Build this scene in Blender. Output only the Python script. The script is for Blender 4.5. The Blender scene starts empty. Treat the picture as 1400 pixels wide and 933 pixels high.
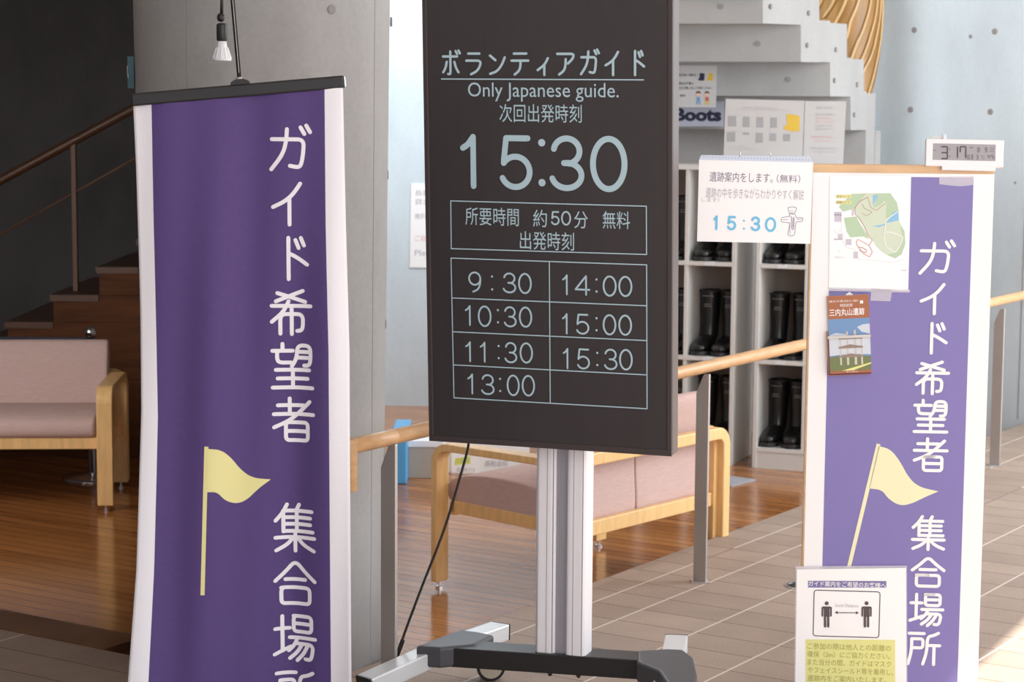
import bpy, bmesh, math, random
from mathutils import Vector, Matrix
R = math.radians
V3 = Vector
sc = bpy.context.scene
col = sc.collection
random.seed(4)

# ------------------------------------------------------------------ camera
F = 2850.0                      # focal length in pixels of the 1400 px wide frame
PITCH = math.atan(326 / F)
ROLL = R(0.4)
EYE = V3((0, 0, 1.6))
cd = bpy.data.cameras.new('camera'); cam = bpy.data.objects.new('camera', cd); col.objects.link(cam)
cd.sensor_width = 36; cd.lens = F / 1400 * 36; cd.clip_end = 100
CROT = Matrix.Rotation(math.pi / 2 - PITCH, 3, 'X') @ Matrix.Rotation(ROLL, 3, 'Z')
cam.matrix_world = Matrix.Translation(EYE) @ CROT.to_4x4()
cd.dof.use_dof = True; cd.dof.focus_distance = 5.35; cd.dof.aperture_fstop = 8
sc.camera = cam

# ------------------------------------------------------------------ world, sun, windows, added fills, exposure
vs = sc.view_settings
vs.view_transform = 'Standard'; vs.look = 'None'; vs.gamma = 1; vs.use_curve_mapping = False
vs.exposure = 0.0
w = bpy.data.worlds.new('sky'); sc.world = w; w.use_nodes = True
bgn = w.node_tree.nodes['Background']
bgn.inputs[0].default_value = (0.88, 0.94, 1.0, 1); bgn.inputs[1].default_value = 1.1
sd = bpy.data.lights.new('sun', 'SUN'); sun = bpy.data.objects.new('sun', sd); col.objects.link(sun)
SUN = V3((.5, -.2, .84)).normalized()
sun.rotation_euler = SUN.to_track_quat('Z', 'Y').to_euler(); sd.energy = 11; sd.angle = R(.6); sd.color = (1, .95, .88)


def area(name, loc, target, sx, sy, power, color=(1, 1, 1)):
    l = bpy.data.lights.new(name, 'AREA'); l.shape = 'RECTANGLE'; l.size = sx; l.size_y = sy; l.energy = power; l.color = color
    o = bpy.data.objects.new(name, l); col.objects.link(o); o.location = loc
    o.rotation_euler = (V3(loc) - V3(target)).to_track_quat('Z', 'Y').to_euler()
    return o


area('front_window_light', (2.0, 0.4, 2.1), (0.7, 6, .9), 3.4, 2.4, 78, (.95, .97, 1))
area('side_window_light', (4.7, 7.8, 2.2), (0.9, 10.2, 1.0), 3.0, 2.4, 200, (.90, .96, 1))
lw = area('left_fill_light', (-3.2, 6.9, 1.5), (-1.7, 9.1, .3), 1.2, 1.4, 17, (1, .96, .92)); lw.data.spread = R(105)  # added fill for the bench side; the left wall has no window
area('rear_fill_light', (-.2, 10.5, 3.2), (-.2, 11.1, 0), 1.4, .9, 78, (.88, .95, 1))  # added overhead fill for the back wall; the ceiling has no opening


# ------------------------------------------------------------------ pixel helpers: where a sight line meets a real plane
def ray(x, y):
    return CROT @ V3(((x - 700) / F, (466.5 - y) / F, -1))


def ony(x, y, Y):
    d = ray(x, y); return EYE + d * (Y / d.y)


def onz(x, y, z=0.0):
    d = ray(x, y); return EYE + d * ((z - EYE.z) / d.z)


class Frame:
    """a flat face standing in the place: origin, right, up, outward normal"""
    def __init__(s, O, U, Vv):
        s.O = V3(O); s.U = V3(U).normalized(); Vv = V3(Vv)
        s.V = (Vv - s.U * Vv.dot(s.U)).normalized(); s.N = s.U.cross(s.V)

    def uv(s, x, y):
        d = ray(x, y); t = (s.O - EYE).dot(s.N) / d.dot(s.N); p = EYE + d * t - s.O
        return p.dot(s.U), p.dot(s.V)

    def pt(s, u, v, n=0.0):
        return s.O + s.U * u + s.V * v + s.N * n

    def at(s, n):
        return lambda u, v: s.pt(u, v, n)


# ------------------------------------------------------------------ materials
def nodes(name):
    m = bpy.data.materials.new(name); m.use_nodes = True
    return m, m.node_tree.nodes, m.node_tree.links, m.node_tree.nodes['Principled BSDF']


def mat(name, c, rough=.6, metal=0.0, var=0.0, scale=20, bump=0.0, stretch=(1, 1, 1), spec=.5, coat=0.0):
    m, n, l, b = nodes(name)
    b.inputs['Base Color'].default_value = (*c, 1); b.inputs['Roughness'].default_value = rough
    b.inputs['Metallic'].default_value = metal; b.inputs['Specular IOR Level'].default_value = spec
    b.inputs['Coat Weight'].default_value = coat
    if var or bump:
        tc = n.new('ShaderNodeTexCoord'); mp = n.new('ShaderNodeMapping'); mp.inputs['Scale'].default_value = stretch
        nz = n.new('ShaderNodeTexNoise'); nz.inputs['Scale'].default_value = scale; nz.inputs['Detail'].default_value = 5
        l.new(tc.outputs['Object'], mp.inputs[0]); l.new(mp.outputs[0], nz.inputs['Vector'])
        if var:
            r = n.new('ShaderNodeValToRGB'); r.color_ramp.elements[0].position = .3; r.color_ramp.elements[1].position = .7
            r.color_ramp.elements[0].color = (*[max(0, x * (1 - var)) for x in c], 1)
            r.color_ramp.elements[1].color = (*[min(1, x * (1 + var)) for x in c], 1)
            l.new(nz.outputs[0], r.inputs[0]); l.new(r.outputs[0], b.inputs['Base Color'])
        if bump:
            bp = n.new('ShaderNodeBump'); bp.inputs['Strength'].default_value = bump; bp.inputs['Distance'].default_value = .004
            l.new(nz.outputs[0], bp.inputs['Height']); l.new(bp.outputs[0], b.inputs['Normal'])
    return m


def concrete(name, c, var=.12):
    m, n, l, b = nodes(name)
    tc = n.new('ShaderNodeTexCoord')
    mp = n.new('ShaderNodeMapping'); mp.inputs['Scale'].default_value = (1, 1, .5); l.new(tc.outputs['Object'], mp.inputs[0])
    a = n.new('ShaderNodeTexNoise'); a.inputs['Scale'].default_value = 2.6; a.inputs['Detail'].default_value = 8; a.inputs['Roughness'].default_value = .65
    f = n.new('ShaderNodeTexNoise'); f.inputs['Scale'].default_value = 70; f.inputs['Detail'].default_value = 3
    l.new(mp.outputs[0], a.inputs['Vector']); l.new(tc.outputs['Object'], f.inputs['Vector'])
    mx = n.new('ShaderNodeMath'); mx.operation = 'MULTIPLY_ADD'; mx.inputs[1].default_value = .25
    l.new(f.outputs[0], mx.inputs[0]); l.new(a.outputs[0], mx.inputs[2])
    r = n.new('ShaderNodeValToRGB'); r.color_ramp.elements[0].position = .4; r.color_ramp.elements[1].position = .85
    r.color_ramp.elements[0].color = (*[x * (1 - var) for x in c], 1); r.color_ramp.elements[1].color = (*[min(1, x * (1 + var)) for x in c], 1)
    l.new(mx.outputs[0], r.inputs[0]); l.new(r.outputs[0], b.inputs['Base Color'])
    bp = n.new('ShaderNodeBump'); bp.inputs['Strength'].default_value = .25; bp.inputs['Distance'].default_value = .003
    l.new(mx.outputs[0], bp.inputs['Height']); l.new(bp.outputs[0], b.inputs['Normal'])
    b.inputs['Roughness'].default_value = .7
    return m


def linemask(n, l, src, axis, pitch, phase, width):
    """1 on the joint lines perpendicular to axis (world x, y)"""
    dt = n.new('ShaderNodeVectorMath'); dt.operation = 'DOT_PRODUCT'; dt.inputs[1].default_value = (axis[0], axis[1], 0)
    l.new(src, dt.inputs[0])
    a = n.new('ShaderNodeMath'); a.operation = 'SUBTRACT'; a.inputs[1].default_value = phase; l.new(dt.outputs['Value'], a.inputs[0])
    d = n.new('ShaderNodeMath'); d.operation = 'DIVIDE'; d.inputs[1].default_value = pitch; l.new(a.outputs[0], d.inputs[0])
    fr = n.new('ShaderNodeMath'); fr.operation = 'FRACT'; l.new(d.outputs[0], fr.inputs[0])
    lt = n.new('ShaderNodeMath'); lt.operation = 'LESS_THAN'; lt.inputs[1].default_value = width / pitch; l.new(fr.outputs[0], lt.inputs[0])
    fl = n.new('ShaderNodeMath'); fl.operation = 'FLOOR'; l.new(d.outputs[0], fl.inputs[0])
    return lt.outputs[0], fl.outputs[0]


D = V3((.542, .840, 0)); NN = V3((.840, -.542, 0))          # the building's two directions


def mixc(n, l, fac, a, b):
    m = n.new('ShaderNodeMix'); m.data_type = 'RGBA'
    l.new(fac, m.inputs['Factor'])
    for s, v in ((m.inputs[6], a), (m.inputs[7], b)):
        if isinstance(v, tuple): s.default_value = (*v, 1)
        else: l.new(v, s)
    return m.outputs[2]


def tile_mat():
    m, n, l, b = nodes('stone_tile')
    g = n.new('ShaderNodeNewGeometry'); P = g.outputs['Position']
    ml, fu = linemask(n, l, P, NN, .277, -2.893, .007)
    near, _f = linemask(n, l, P, NN, 60, -3.30, 59)            # the last row by the edge is narrower
    ml2, _g = linemask(n, l, P, NN, 60, -3.347, .007)
    k1 = n.new('ShaderNodeMath'); k1.operation = 'MULTIPLY'; l.new(ml, k1.inputs[0]); l.new(near, k1.inputs[1])
    k2 = n.new('ShaderNodeMath'); k2.operation = 'MAXIMUM'; l.new(k1.outputs[0], k2.inputs[0]); l.new(ml2, k2.inputs[1]); ml = k2.outputs[0]
    md, fv = linemask(n, l, P, D, .1635, 5.190, .005)
    cb = n.new('ShaderNodeCombineXYZ'); l.new(fu, cb.inputs[0]); l.new(fv, cb.inputs[1])
    wn = n.new('ShaderNodeTexWhiteNoise'); l.new(cb.outputs[0], wn.inputs['Vector'])
    nz = n.new('ShaderNodeTexNoise'); nz.inputs['Scale'].default_value = 160; nz.inputs['Detail'].default_value = 3; l.new(P, nz.inputs['Vector'])
    nb = n.new('ShaderNodeTexNoise'); nb.inputs['Scale'].default_value = 5; nb.inputs['Detail'].default_value = 4; l.new(P, nb.inputs['Vector'])
    r = n.new('ShaderNodeValToRGB'); r.color_ramp.elements[0].position = .26; r.color_ramp.elements[1].position = .63
    r.color_ramp.elements[0].color = (.27, .20, .158, 1); r.color_ramp.elements[1].color = (.44, .335, .27, 1)
    s = n.new('ShaderNodeMath'); s.operation = 'MULTIPLY_ADD'; s.inputs[1].default_value = .13; l.new(wn.outputs['Value'], s.inputs[0])
    s2 = n.new('ShaderNodeMath'); s2.operation = 'MULTIPLY_ADD'; s2.inputs[1].default_value = .5; l.new(nz.outputs[0], s2.inputs[0])
    s3 = n.new('ShaderNodeMath'); s3.operation = 'MULTIPLY'; s3.inputs[1].default_value = .27; l.new(nb.outputs[0], s3.inputs[0])
    l.new(s3.outputs[0], s2.inputs[2]); l.new(s2.outputs[0], s.inputs[2]); l.new(s.outputs[0], r.inputs[0])
    c = mixc(n, l, md, r.outputs[0], (.13, .09, .075))
    # the pale mortar has come out of some joints
    br = n.new('ShaderNodeTexNoise'); br.inputs['Scale'].default_value = 1.7; l.new(P, br.inputs['Vector'])
    gt = n.new('ShaderNodeMath'); gt.operation = 'GREATER_THAN'; gt.inputs[1].default_value = .4; l.new(br.outputs[0], gt.inputs[0])
    lc = mixc(n, l, gt.outputs[0], (.22, .16, .13), (.66, .58, .52))
    c = mixc(n, l, ml, c, lc)
    l.new(c, b.inputs['Base Color']); b.inputs['Roughness'].default_value = .62
    return m


def strip_mat():
    m, n, l, b = nodes('wood_strip_floor')
    g = n.new('ShaderNodeNewGeometry'); P = g.outputs['Position']
    md, fv = linemask(n, l, P, D, .066, .0, .004)
    wn = n.new('ShaderNodeTexWhiteNoise'); wn.noise_dimensions = '1D'; l.new(fv, wn.inputs['W'])
    dt = n.new('ShaderNodeVectorMath'); dt.operation = 'DOT_PRODUCT'; dt.inputs[1].default_value = tuple(NN); l.new(P, dt.inputs[0])
    dd = n.new('ShaderNodeVectorMath'); dd.operation = 'DOT_PRODUCT'; dd.inputs[1].default_value = tuple(D); l.new(P, dd.inputs[0])
    sx = n.new('ShaderNodeMath'); sx.operation = 'MULTIPLY'; sx.inputs[1].default_value = 2.5; l.new(dt.outputs['Value'], sx.inputs[0])
    sy = n.new('ShaderNodeMath'); sy.operation = 'MULTIPLY'; sy.inputs[1].default_value = 45; l.new(dd.outputs['Value'], sy.inputs[0])
    cb = n.new('ShaderNodeCombineXYZ'); l.new(sx.outputs[0], cb.inputs[0]); l.new(sy.outputs[0], cb.inputs[1])
    nz = n.new('ShaderNodeTexNoise'); nz.inputs['Scale'].default_value = 1; nz.inputs['Detail'].default_value = 4; l.new(cb.outputs[0], nz.inputs['Vector'])
    s = n.new('ShaderNodeMath'); s.operation = 'MULTIPLY_ADD'; s.inputs[1].default_value = .35; l.new(wn.outputs['Value'], s.inputs[0])
    s2 = n.new('ShaderNodeMath'); s2.operation = 'MULTIPLY'; s2.inputs[1].default_value = .65; l.new(nz.outputs[0], s2.inputs[0]); l.new(s2.outputs[0], s.inputs[2])
    r = n.new('ShaderNodeValToRGB'); r.color_ramp.elements[0].position = .25; r.color_ramp.elements[1].position = .75
    r.color_ramp.elements[0].color = (.30, .105, .028, 1); r.color_ramp.elements[1].color = (.52, .215, .065, 1)
    l.new(s.outputs[0], r.inputs[0])
    c = mixc(n, l, md, r.outputs[0], (.05, .02, .01))
    l.new(c, b.inputs['Base Color']); b.inputs['Roughness'].default_value = .16
    b.inputs['Specular IOR Level'].default_value = .62
    return m


def stripe_metal():
    m, n, l, b = nodes('brushed_aluminium')
    b.inputs['Base Color'].default_value = (.92, .89, .92, 1); b.inputs['Metallic'].default_value = .12; b.inputs['Roughness'].default_value = .38
    return m


def screen_mat():
    m, n, l, b = nodes('dark_display_face')
    tc = n.new('ShaderNodeTexCoord'); mp = n.new('ShaderNodeMapping'); mp.inputs['Scale'].default_value = (60, 60, .6)
    nz = n.new('ShaderNodeTexNoise'); nz.inputs['Scale'].default_value = 1; nz.inputs['Detail'].default_value = 3
    l.new(tc.outputs['Object'], mp.inputs[0]); l.new(mp.outputs[0], nz.inputs['Vector'])
    r = n.new('ShaderNodeValToRGB'); r.color_ramp.elements[0].color = (.034, .028, .030, 1); r.color_ramp.elements[1].color = (.046, .038, .040, 1)
    l.new(nz.outputs[0], r.inputs[0]); l.new(r.outputs[0], b.inputs['Base Color']); b.inputs['Roughness'].default_value = .42
    return m


def brochure_picture():
    return mat('brochure_sky', (.16, .30, .55), .35, var=.0)


M = dict(
    tile=tile_mat(), strip=strip_mat(),
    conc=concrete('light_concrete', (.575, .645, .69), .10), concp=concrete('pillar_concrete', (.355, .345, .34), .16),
    concs=concrete('stair_concrete', (.375, .37, .365), .12), concd=concrete('shade_toned_concrete', (.085, .08, .08), .25),  # concd: the rear wall's lack of light is put into its colour
    hole=mat('tie_hole', (.27, .26, .26), .9), seam=mat('form_seam', (.30, .28, .27), .9),
    plaster=mat('white_ceiling', (.75, .75, .75), .9),
    nosing=mat('brown_nosing', (.17, .072, .03), .3, var=.25, scale=6, stretch=(1, 1, 6)),
    beech=mat('beech', (.86, .54, .23), .35, var=.10, scale=8, stretch=(6, 6, 1)),
    beechl=mat('pale_beech', (.70, .45, .24), .38, var=.10, scale=8, stretch=(1, 6, 6)),
    rail=mat('rail_wood', (.62, .36, .17), .35, var=.12, scale=10, stretch=(3, 1, 6)),
    steel=mat('post_steel', (.50, .47, .45), .42, metal=.7, var=.06, scale=6),
    chrome=mat('chrome', (.80, .80, .82), .12, metal=1.0),
    alu=stripe_metal(), alul=mat('leg_aluminium', (.80, .82, .84), .35, metal=.35), alud=mat('groove_aluminium', (.46, .45, .50), .4, metal=.6),
    hub=mat('hub_plastic', (.066, .066, .074), .42, bump=.0), beam=mat('beam_black', (.014, .012, .012), .38), black=mat('black_plastic', (.016, .015, .015), .4),
    cable=mat('cable_black', (.012, .011, .011), .5),
    housing=mat('display_housing', (.055, .043, .043), .38), side=mat('display_side', (.15, .125, .12), .4), screen=screen_mat(),
    led=mat('pale_blue_letters', (.44, .60, .67), .5),
    purple=mat('purple_cloth', (.088, .050, .190), .8, var=.04, scale=90), purpleb=mat('purple_print', (.215, .18, .46), .45, var=.03, scale=3),
    cloth=mat('white_cloth', (.86, .84, .89), .85, bump=.1, scale=200), white=mat('white_print', (.94, .93, .94), .6), yellow=mat('flag_yellow', (.80, .74, .33), .6),
    yellowb=mat('flag_yellow_print', (.88, .85, .55), .5),
    shadep=mat('shade_toned_paper', (.56, .545, .54), .7), paper=mat('paper', (.90, .89, .89), .55), laminate=mat('laminated_paper', (.97, .96, .97), .25), header=mat('pale_blue_header', (.62, .70, .84), .5),  # greyish sheets: the shade under the stair is put into the paper colour
    ink=mat('grey_violet_ink', (.24, .20, .30), .6), inkd=mat('dark_ink', (.05, .045, .06), .6), inkl=mat('faded_ink', (.48, .46, .50), .6), inkw=mat('washed_ink', (.70, .69, .71), .6),
    red=mat('faded_red_ink', (.75, .42, .42), .6), cyan=mat('cyan_ink', (.16, .55, .84), .5), navy=mat('navy_letters', (.015, .017, .05), .5), band=mat('indigo_band', (.20, .18, .40), .5),
    hl=mat('yellow_highlight', (.80, .78, .30), .6), hlg=mat('yellow_marker', (.75, .80, .12), .6), olive=mat('olive_ink', (.40, .38, .10), .6),
    green=mat('map_green', (.50, .66, .46), .6), greenl=mat('map_pale_green', (.66, .75, .60), .6), blue=mat('map_blue', (.28, .58, .84), .6), route=mat('map_route', (.55, .28, .24), .6), mapgrey=mat('map_grey', (.62, .60, .68), .6),
    tape=None, orange=mat('brochure_orange', (.40, .13, .045), .35), bsky=brochure_picture(), cloud=mat('brochure_cloud', (.62, .68, .76), .4), bgrass=mat('brochure_grass', (.16, .20, .07), .4),
    btower=mat('brochure_timber', (.30, .22, .18), .5), bposts=mat('brochure_posts', (.62, .56, .52), .5), bpage=mat('brochure_pages', (.70, .66, .62), .6),
    clock=mat('clock_white', (.86, .86, .88), .4), lcd=mat('lcd_grey', (.34, .31, .33), .3), lcdi=mat('lcd_segments', (.085, .075, .085), .5), lcdl=mat('lcd_small_segments', (.17, .15, .165), .5),
    fabric=mat('pink_fabric', (.60, .425, .39), .85, var=.07, scale=30, stretch=(1, 1, 8), bump=.06), piping=mat('seam_dark', (.16, .10, .09), .9),
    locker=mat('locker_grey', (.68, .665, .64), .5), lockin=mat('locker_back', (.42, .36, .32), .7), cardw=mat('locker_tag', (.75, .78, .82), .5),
    boot=mat('black_rubber', (.009, .009, .010), .28, coat=.2), sole=mat('boot_sole', (.022, .022, .024), .4), rim=mat('boot_rim', (.025, .025, .028), .3), mark=mat('boot_marking', (.28, .28, .29), .6), yline=mat('boot_yellow', (.6, .5, .1), .5), lining=mat('boot_lining', (.35, .34, .34), .8),
    slat=mat('amber_wood', (.36, .19, .055), .4, var=.25, scale=4, stretch=(4, 4, 1)), rib=mat('amber_rib', (.62, .41, .19), .4),
    brown=mat('dark_brown_rail', (.11, .045, .022), .4, var=.2, scale=8), brownp=mat('brown_post', (.17, .085, .05), .5), stair=mat('stair_brown', (.12, .04, .013), .6, spec=.2, var=.3, scale=3, stretch=(1, 3, 8)),
    navyr=mat('navy_belt', (.02, .022, .05), .6), teal=mat('teal_sign', (.04, .12, .15), .5), bluep=mat('blue_plastic', (.10, .40, .75), .4), card=mat('cardboard', (.45, .38, .31), .8), mat_=mat('grey_mat', (.35, .35, .38), .9),
    bulb=mat('lamp_white', (.86, .86, .88), .3), skin=mat('print_skin', (.75, .5, .4), .6), hair=mat('print_hair', (.06, .03, .03), .6), pblue=mat('print_blue', (.15, .35, .6), .6), pred=mat('print_red', (.55, .12, .1), .6), pyel=mat('print_yellow', (.72, .48, .06), .5), pgrey=mat('print_grey', (.36, .36, .37), .6), lilac=mat('sign_lilac', (.47, .49, .58), .5),
    figure=mat('figure_ink', (.27, .27, .38), .6), pic=mat('pictogram_brown', (.10, .075, .08), .6), wheel=mat('wheel_cream', (.62, .55, .42), .5),
)


def tape_mat():
    m, n, l, b = nodes('clear_tape')
    b.inputs['Base Color'].default_value = (.86, .84, .90, 1); b.inputs['Roughness'].default_value = .25; b.inputs['Alpha'].default_value = .38
    return m


M['tape'] = tape_mat()


# ------------------------------------------------------------------ mesh helpers
def obj(name, bm, m, parent=None, world=True, bevel=0.0, smooth=False, seg=2):
    me = bpy.data.meshes.new(name)
    if parent is not None and world:
        off = V3((0, 0, 0)); p = parent
        while p is not None: off += p.location; p = p.parent
        bmesh.ops.translate(bm, vec=-off, verts=bm.verts)
    bmesh.ops.recalc_face_normals(bm, faces=[f for f in bm.faces]) if not bm.faces.layers.int.get('keep') else None
    bm.to_mesh(me); bm.free()
    me.materials.append(M[m] if isinstance(m, str) else m)
    if smooth:
        for p in me.polygons: p.use_smooth = True
    o = bpy.data.objects.new(name, me); col.objects.link(o)
    if parent is not None: o.parent = parent
    if bevel:
        b = o.modifiers.new('bevel', 'BEVEL'); b.width = bevel; b.segments = seg; b.limit_method = 'ANGLE'; b.angle_limit = R(40)
    return o


def tag(o, label, cat, group=None):
    o['label'] = label; o['category'] = cat
    if group: o['group'] = group
    return o


def thing(name, label, cat, loc=(0, 0, 0), rotz=0.0, group=None):
    o = bpy.data.objects.new(name, None); col.objects.link(o); o.empty_display_size = .1
    o.location = loc; o.rotation_euler = (0, 0, rotz)
    return tag(o, label, cat, group)


def struct(name, bm, m, parent=None, **k):
    o = obj(name, bm, m, parent, **k)
    if parent is None: o['kind'] = 'structure'
    return o


def dup(root, loc, rotz, label):
    r = root.copy(); col.objects.link(r); r.location = loc; r.rotation_euler = (0, 0, rotz); r['label'] = label
    for ch in list(root.children):
        c = ch.copy(); col.objects.link(c); c.parent = r
        for g in ch.children:
            d = g.copy(); col.objects.link(d); d.parent = c
    return r


def bx(bm, x0, x1, y0, y1, z0, z1, T=None):
    vs_ = [bm.verts.new((x, y, z)) for z in (z0, z1) for y in (y0, y1) for x in (x0, x1)]
    if T is not None:
        for v in vs_: v.co = T(v.co)
    for q in ((0, 2, 3, 1), (4, 5, 7, 6), (0, 1, 5, 4), (1, 3, 7, 5), (3, 2, 6, 7), (2, 0, 4, 6)):
        bm.faces.new([vs_[i] for i in q])
    return bm


def box(*a, **k):
    return bx(bmesh.new(), *a, **k)


def fbox(f, u0, u1, v0, v1, n0, n1, bm=None):
    """a box on a frame: u right, v up, n out"""
    bm = bm or bmesh.new()
    vs_ = [bm.verts.new(f.pt(u, v, n)) for n in (n0, n1) for v in (v0, v1) for u in (u0, u1)]
    for q in ((0, 2, 3, 1), (4, 5, 7, 6), (0, 1, 5, 4), (1, 3, 7, 5), (3, 2, 6, 7), (2, 0, 4, 6)):
        bm.faces.new([vs_[i] for i in q])
    return bm


def fpoly(f, pts, n0, n1, bm=None):
    """outline on a frame (u, v), n0 to n1 thick"""
    bm = bm or bmesh.new()
    a = [bm.verts.new(f.pt(u, v, n0)) for u, v in pts]; b = [bm.verts.new(f.pt(u, v, n1)) for u, v in pts]
    bm.faces.new(b); bm.faces.new(a[::-1])
    for i in range(len(pts)):
        j = (i + 1) % len(pts); bm.faces.new((a[i], a[j], b[j], b[i]))
    return bm


def fsheet(f, pts, n, bm=None):
    bm = bm or bmesh.new()
    bm.faces.new([bm.verts.new(f.pt(u, v, n)) for u, v in pts]); return bm


def prism(pts, ext, bm=None):
    """closed outline of 3-D points pushed along ext"""
    bm = bm or bmesh.new(); e = V3(ext)
    a = [bm.verts.new(p) for p in pts]; b = [bm.verts.new(V3(p) + e) for p in pts]
    bm.faces.new(a); bm.faces.new(b[::-1])
    for i in range(len(pts)):
        j = (i + 1) % len(pts); bm.faces.new((a[i], b[i], b[j], a[j]))
    return bm


def tube(path, r, bm=None, n=12, caps=True):
    bm = bm or bmesh.new(); P = [V3(p) for p in path]; rings = []
    t = (P[1] - P[0]).normalized(); up = V3((0, 0, 1)) if abs(t.z) < .9 else V3((1, 0, 0))
    a = t.cross(up).normalized()
    for i, p in enumerate(P):
        tt = ((P[min(i + 1, len(P) - 1)] - P[i]).normalized() + (P[i] - P[max(i - 1, 0)]).normalized())
        tt = tt.normalized() if tt.length > 1e-6 else t
        a = (a - tt * a.dot(tt)).normalized(); b = tt.cross(a)
        rr = r[i] if isinstance(r, (list, tuple)) else r
        rings.append([bm.verts.new(p + (a * math.cos(k * 2 * math.pi / n) + b * math.sin(k * 2 * math.pi / n)) * rr) for k in range(n)])
    for q, s in zip(rings, rings[1:]):
        for k in range(n): bm.faces.new((q[k], q[(k + 1) % n], s[(k + 1) % n], s[k]))
    if caps: bm.faces.new(rings[0][::-1]); bm.faces.new(rings[-1])
    return bm


def sweep(path, prof, side, bm=None, closed=False):
    """rectangle-like profile [(a, b)] carried along a path; side is the fixed direction of a, b stands across"""
    bm = bm or bmesh.new(); P = [V3(p) for p in path]; S = V3(side); rings = []
    for i, p in enumerate(P):
        t0 = (P[i] - P[i - 1]).normalized() if i else None
        t1 = (P[i + 1] - P[i]).normalized() if i < len(P) - 1 else None
        t = (t0 or t1) if not (t0 and t1) else (t0 + t1).normalized()
        k = 1.0 if not (t0 and t1) else 1 / max(.3, t.dot(t0))
        b = S.cross(t).normalized()
        rings.append([bm.verts.new(p + S * x + b * (y * k)) for x, y in prof])
    n = len(prof)
    for q, s in zip(rings, rings[1:]):
        for k in range(n): bm.faces.new((q[k], q[(k + 1) % n], s[(k + 1) % n], s[k]))
    bm.faces.new(rings[0][::-1]); bm.faces.new(rings[-1])
    return bm


def lathe(prof, o, bm=None, n=24, axis=(0, 0, 1)):
    bm = bm or bmesh.new(); rings = []
    q = V3((0, 0, 1)).rotation_difference(V3(axis))
    for r, z in prof:
        if r < 1e-6: rings.append([bm.verts.new(V3(o) + q @ V3((0, 0, z)))])
        else: rings.append([bm.verts.new(V3(o) + q @ V3((r * math.cos(k * 2 * math.pi / n), r * math.sin(k * 2 * math.pi / n), z))) for k in range(n)])
    for a, b in zip(rings, rings[1:]):
        for k in range(n):
            j = (k + 1) % n
            if len(a) == 1 and len(b) == 1: continue
            if len(a) == 1: bm.faces.new((a[0], b[j], b[k]))
            elif len(b) == 1: bm.faces.new((a[k], a[j], b[0]))
            else: bm.faces.new((a[k], a[j], b[j], b[k]))
    if len(rings[0]) > 1: bm.faces.new(rings[0][::-1])
    if len(rings[-1]) > 1: bm.faces.new(rings[-1])
    return bm


def rrect(u0, u1, v0, v1, r, n=5):
    o = []
    for cx, cy, a in ((u1 - r, v1 - r, 0), (u0 + r, v1 - r, 90), (u0 + r, v0 + r, 180), (u1 - r, v0 + r, 270)):
        for k in range(n + 1):
            t = R(a + 90 * k / n); o.append((cx + r * math.cos(t), cy + r * math.sin(t)))
    return o


# ------------------------------------------------------------------ lettering: round-ended strokes, 0..100 right and down
def arc(cx, cy, rx, ry, a0, a1, n=18):
    return [(cx + rx * math.cos(R(a0 + (a1 - a0) * k / n)), cy + ry * math.sin(R(a0 + (a1 - a0) * k / n))) for k in range(n + 1)]


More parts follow.
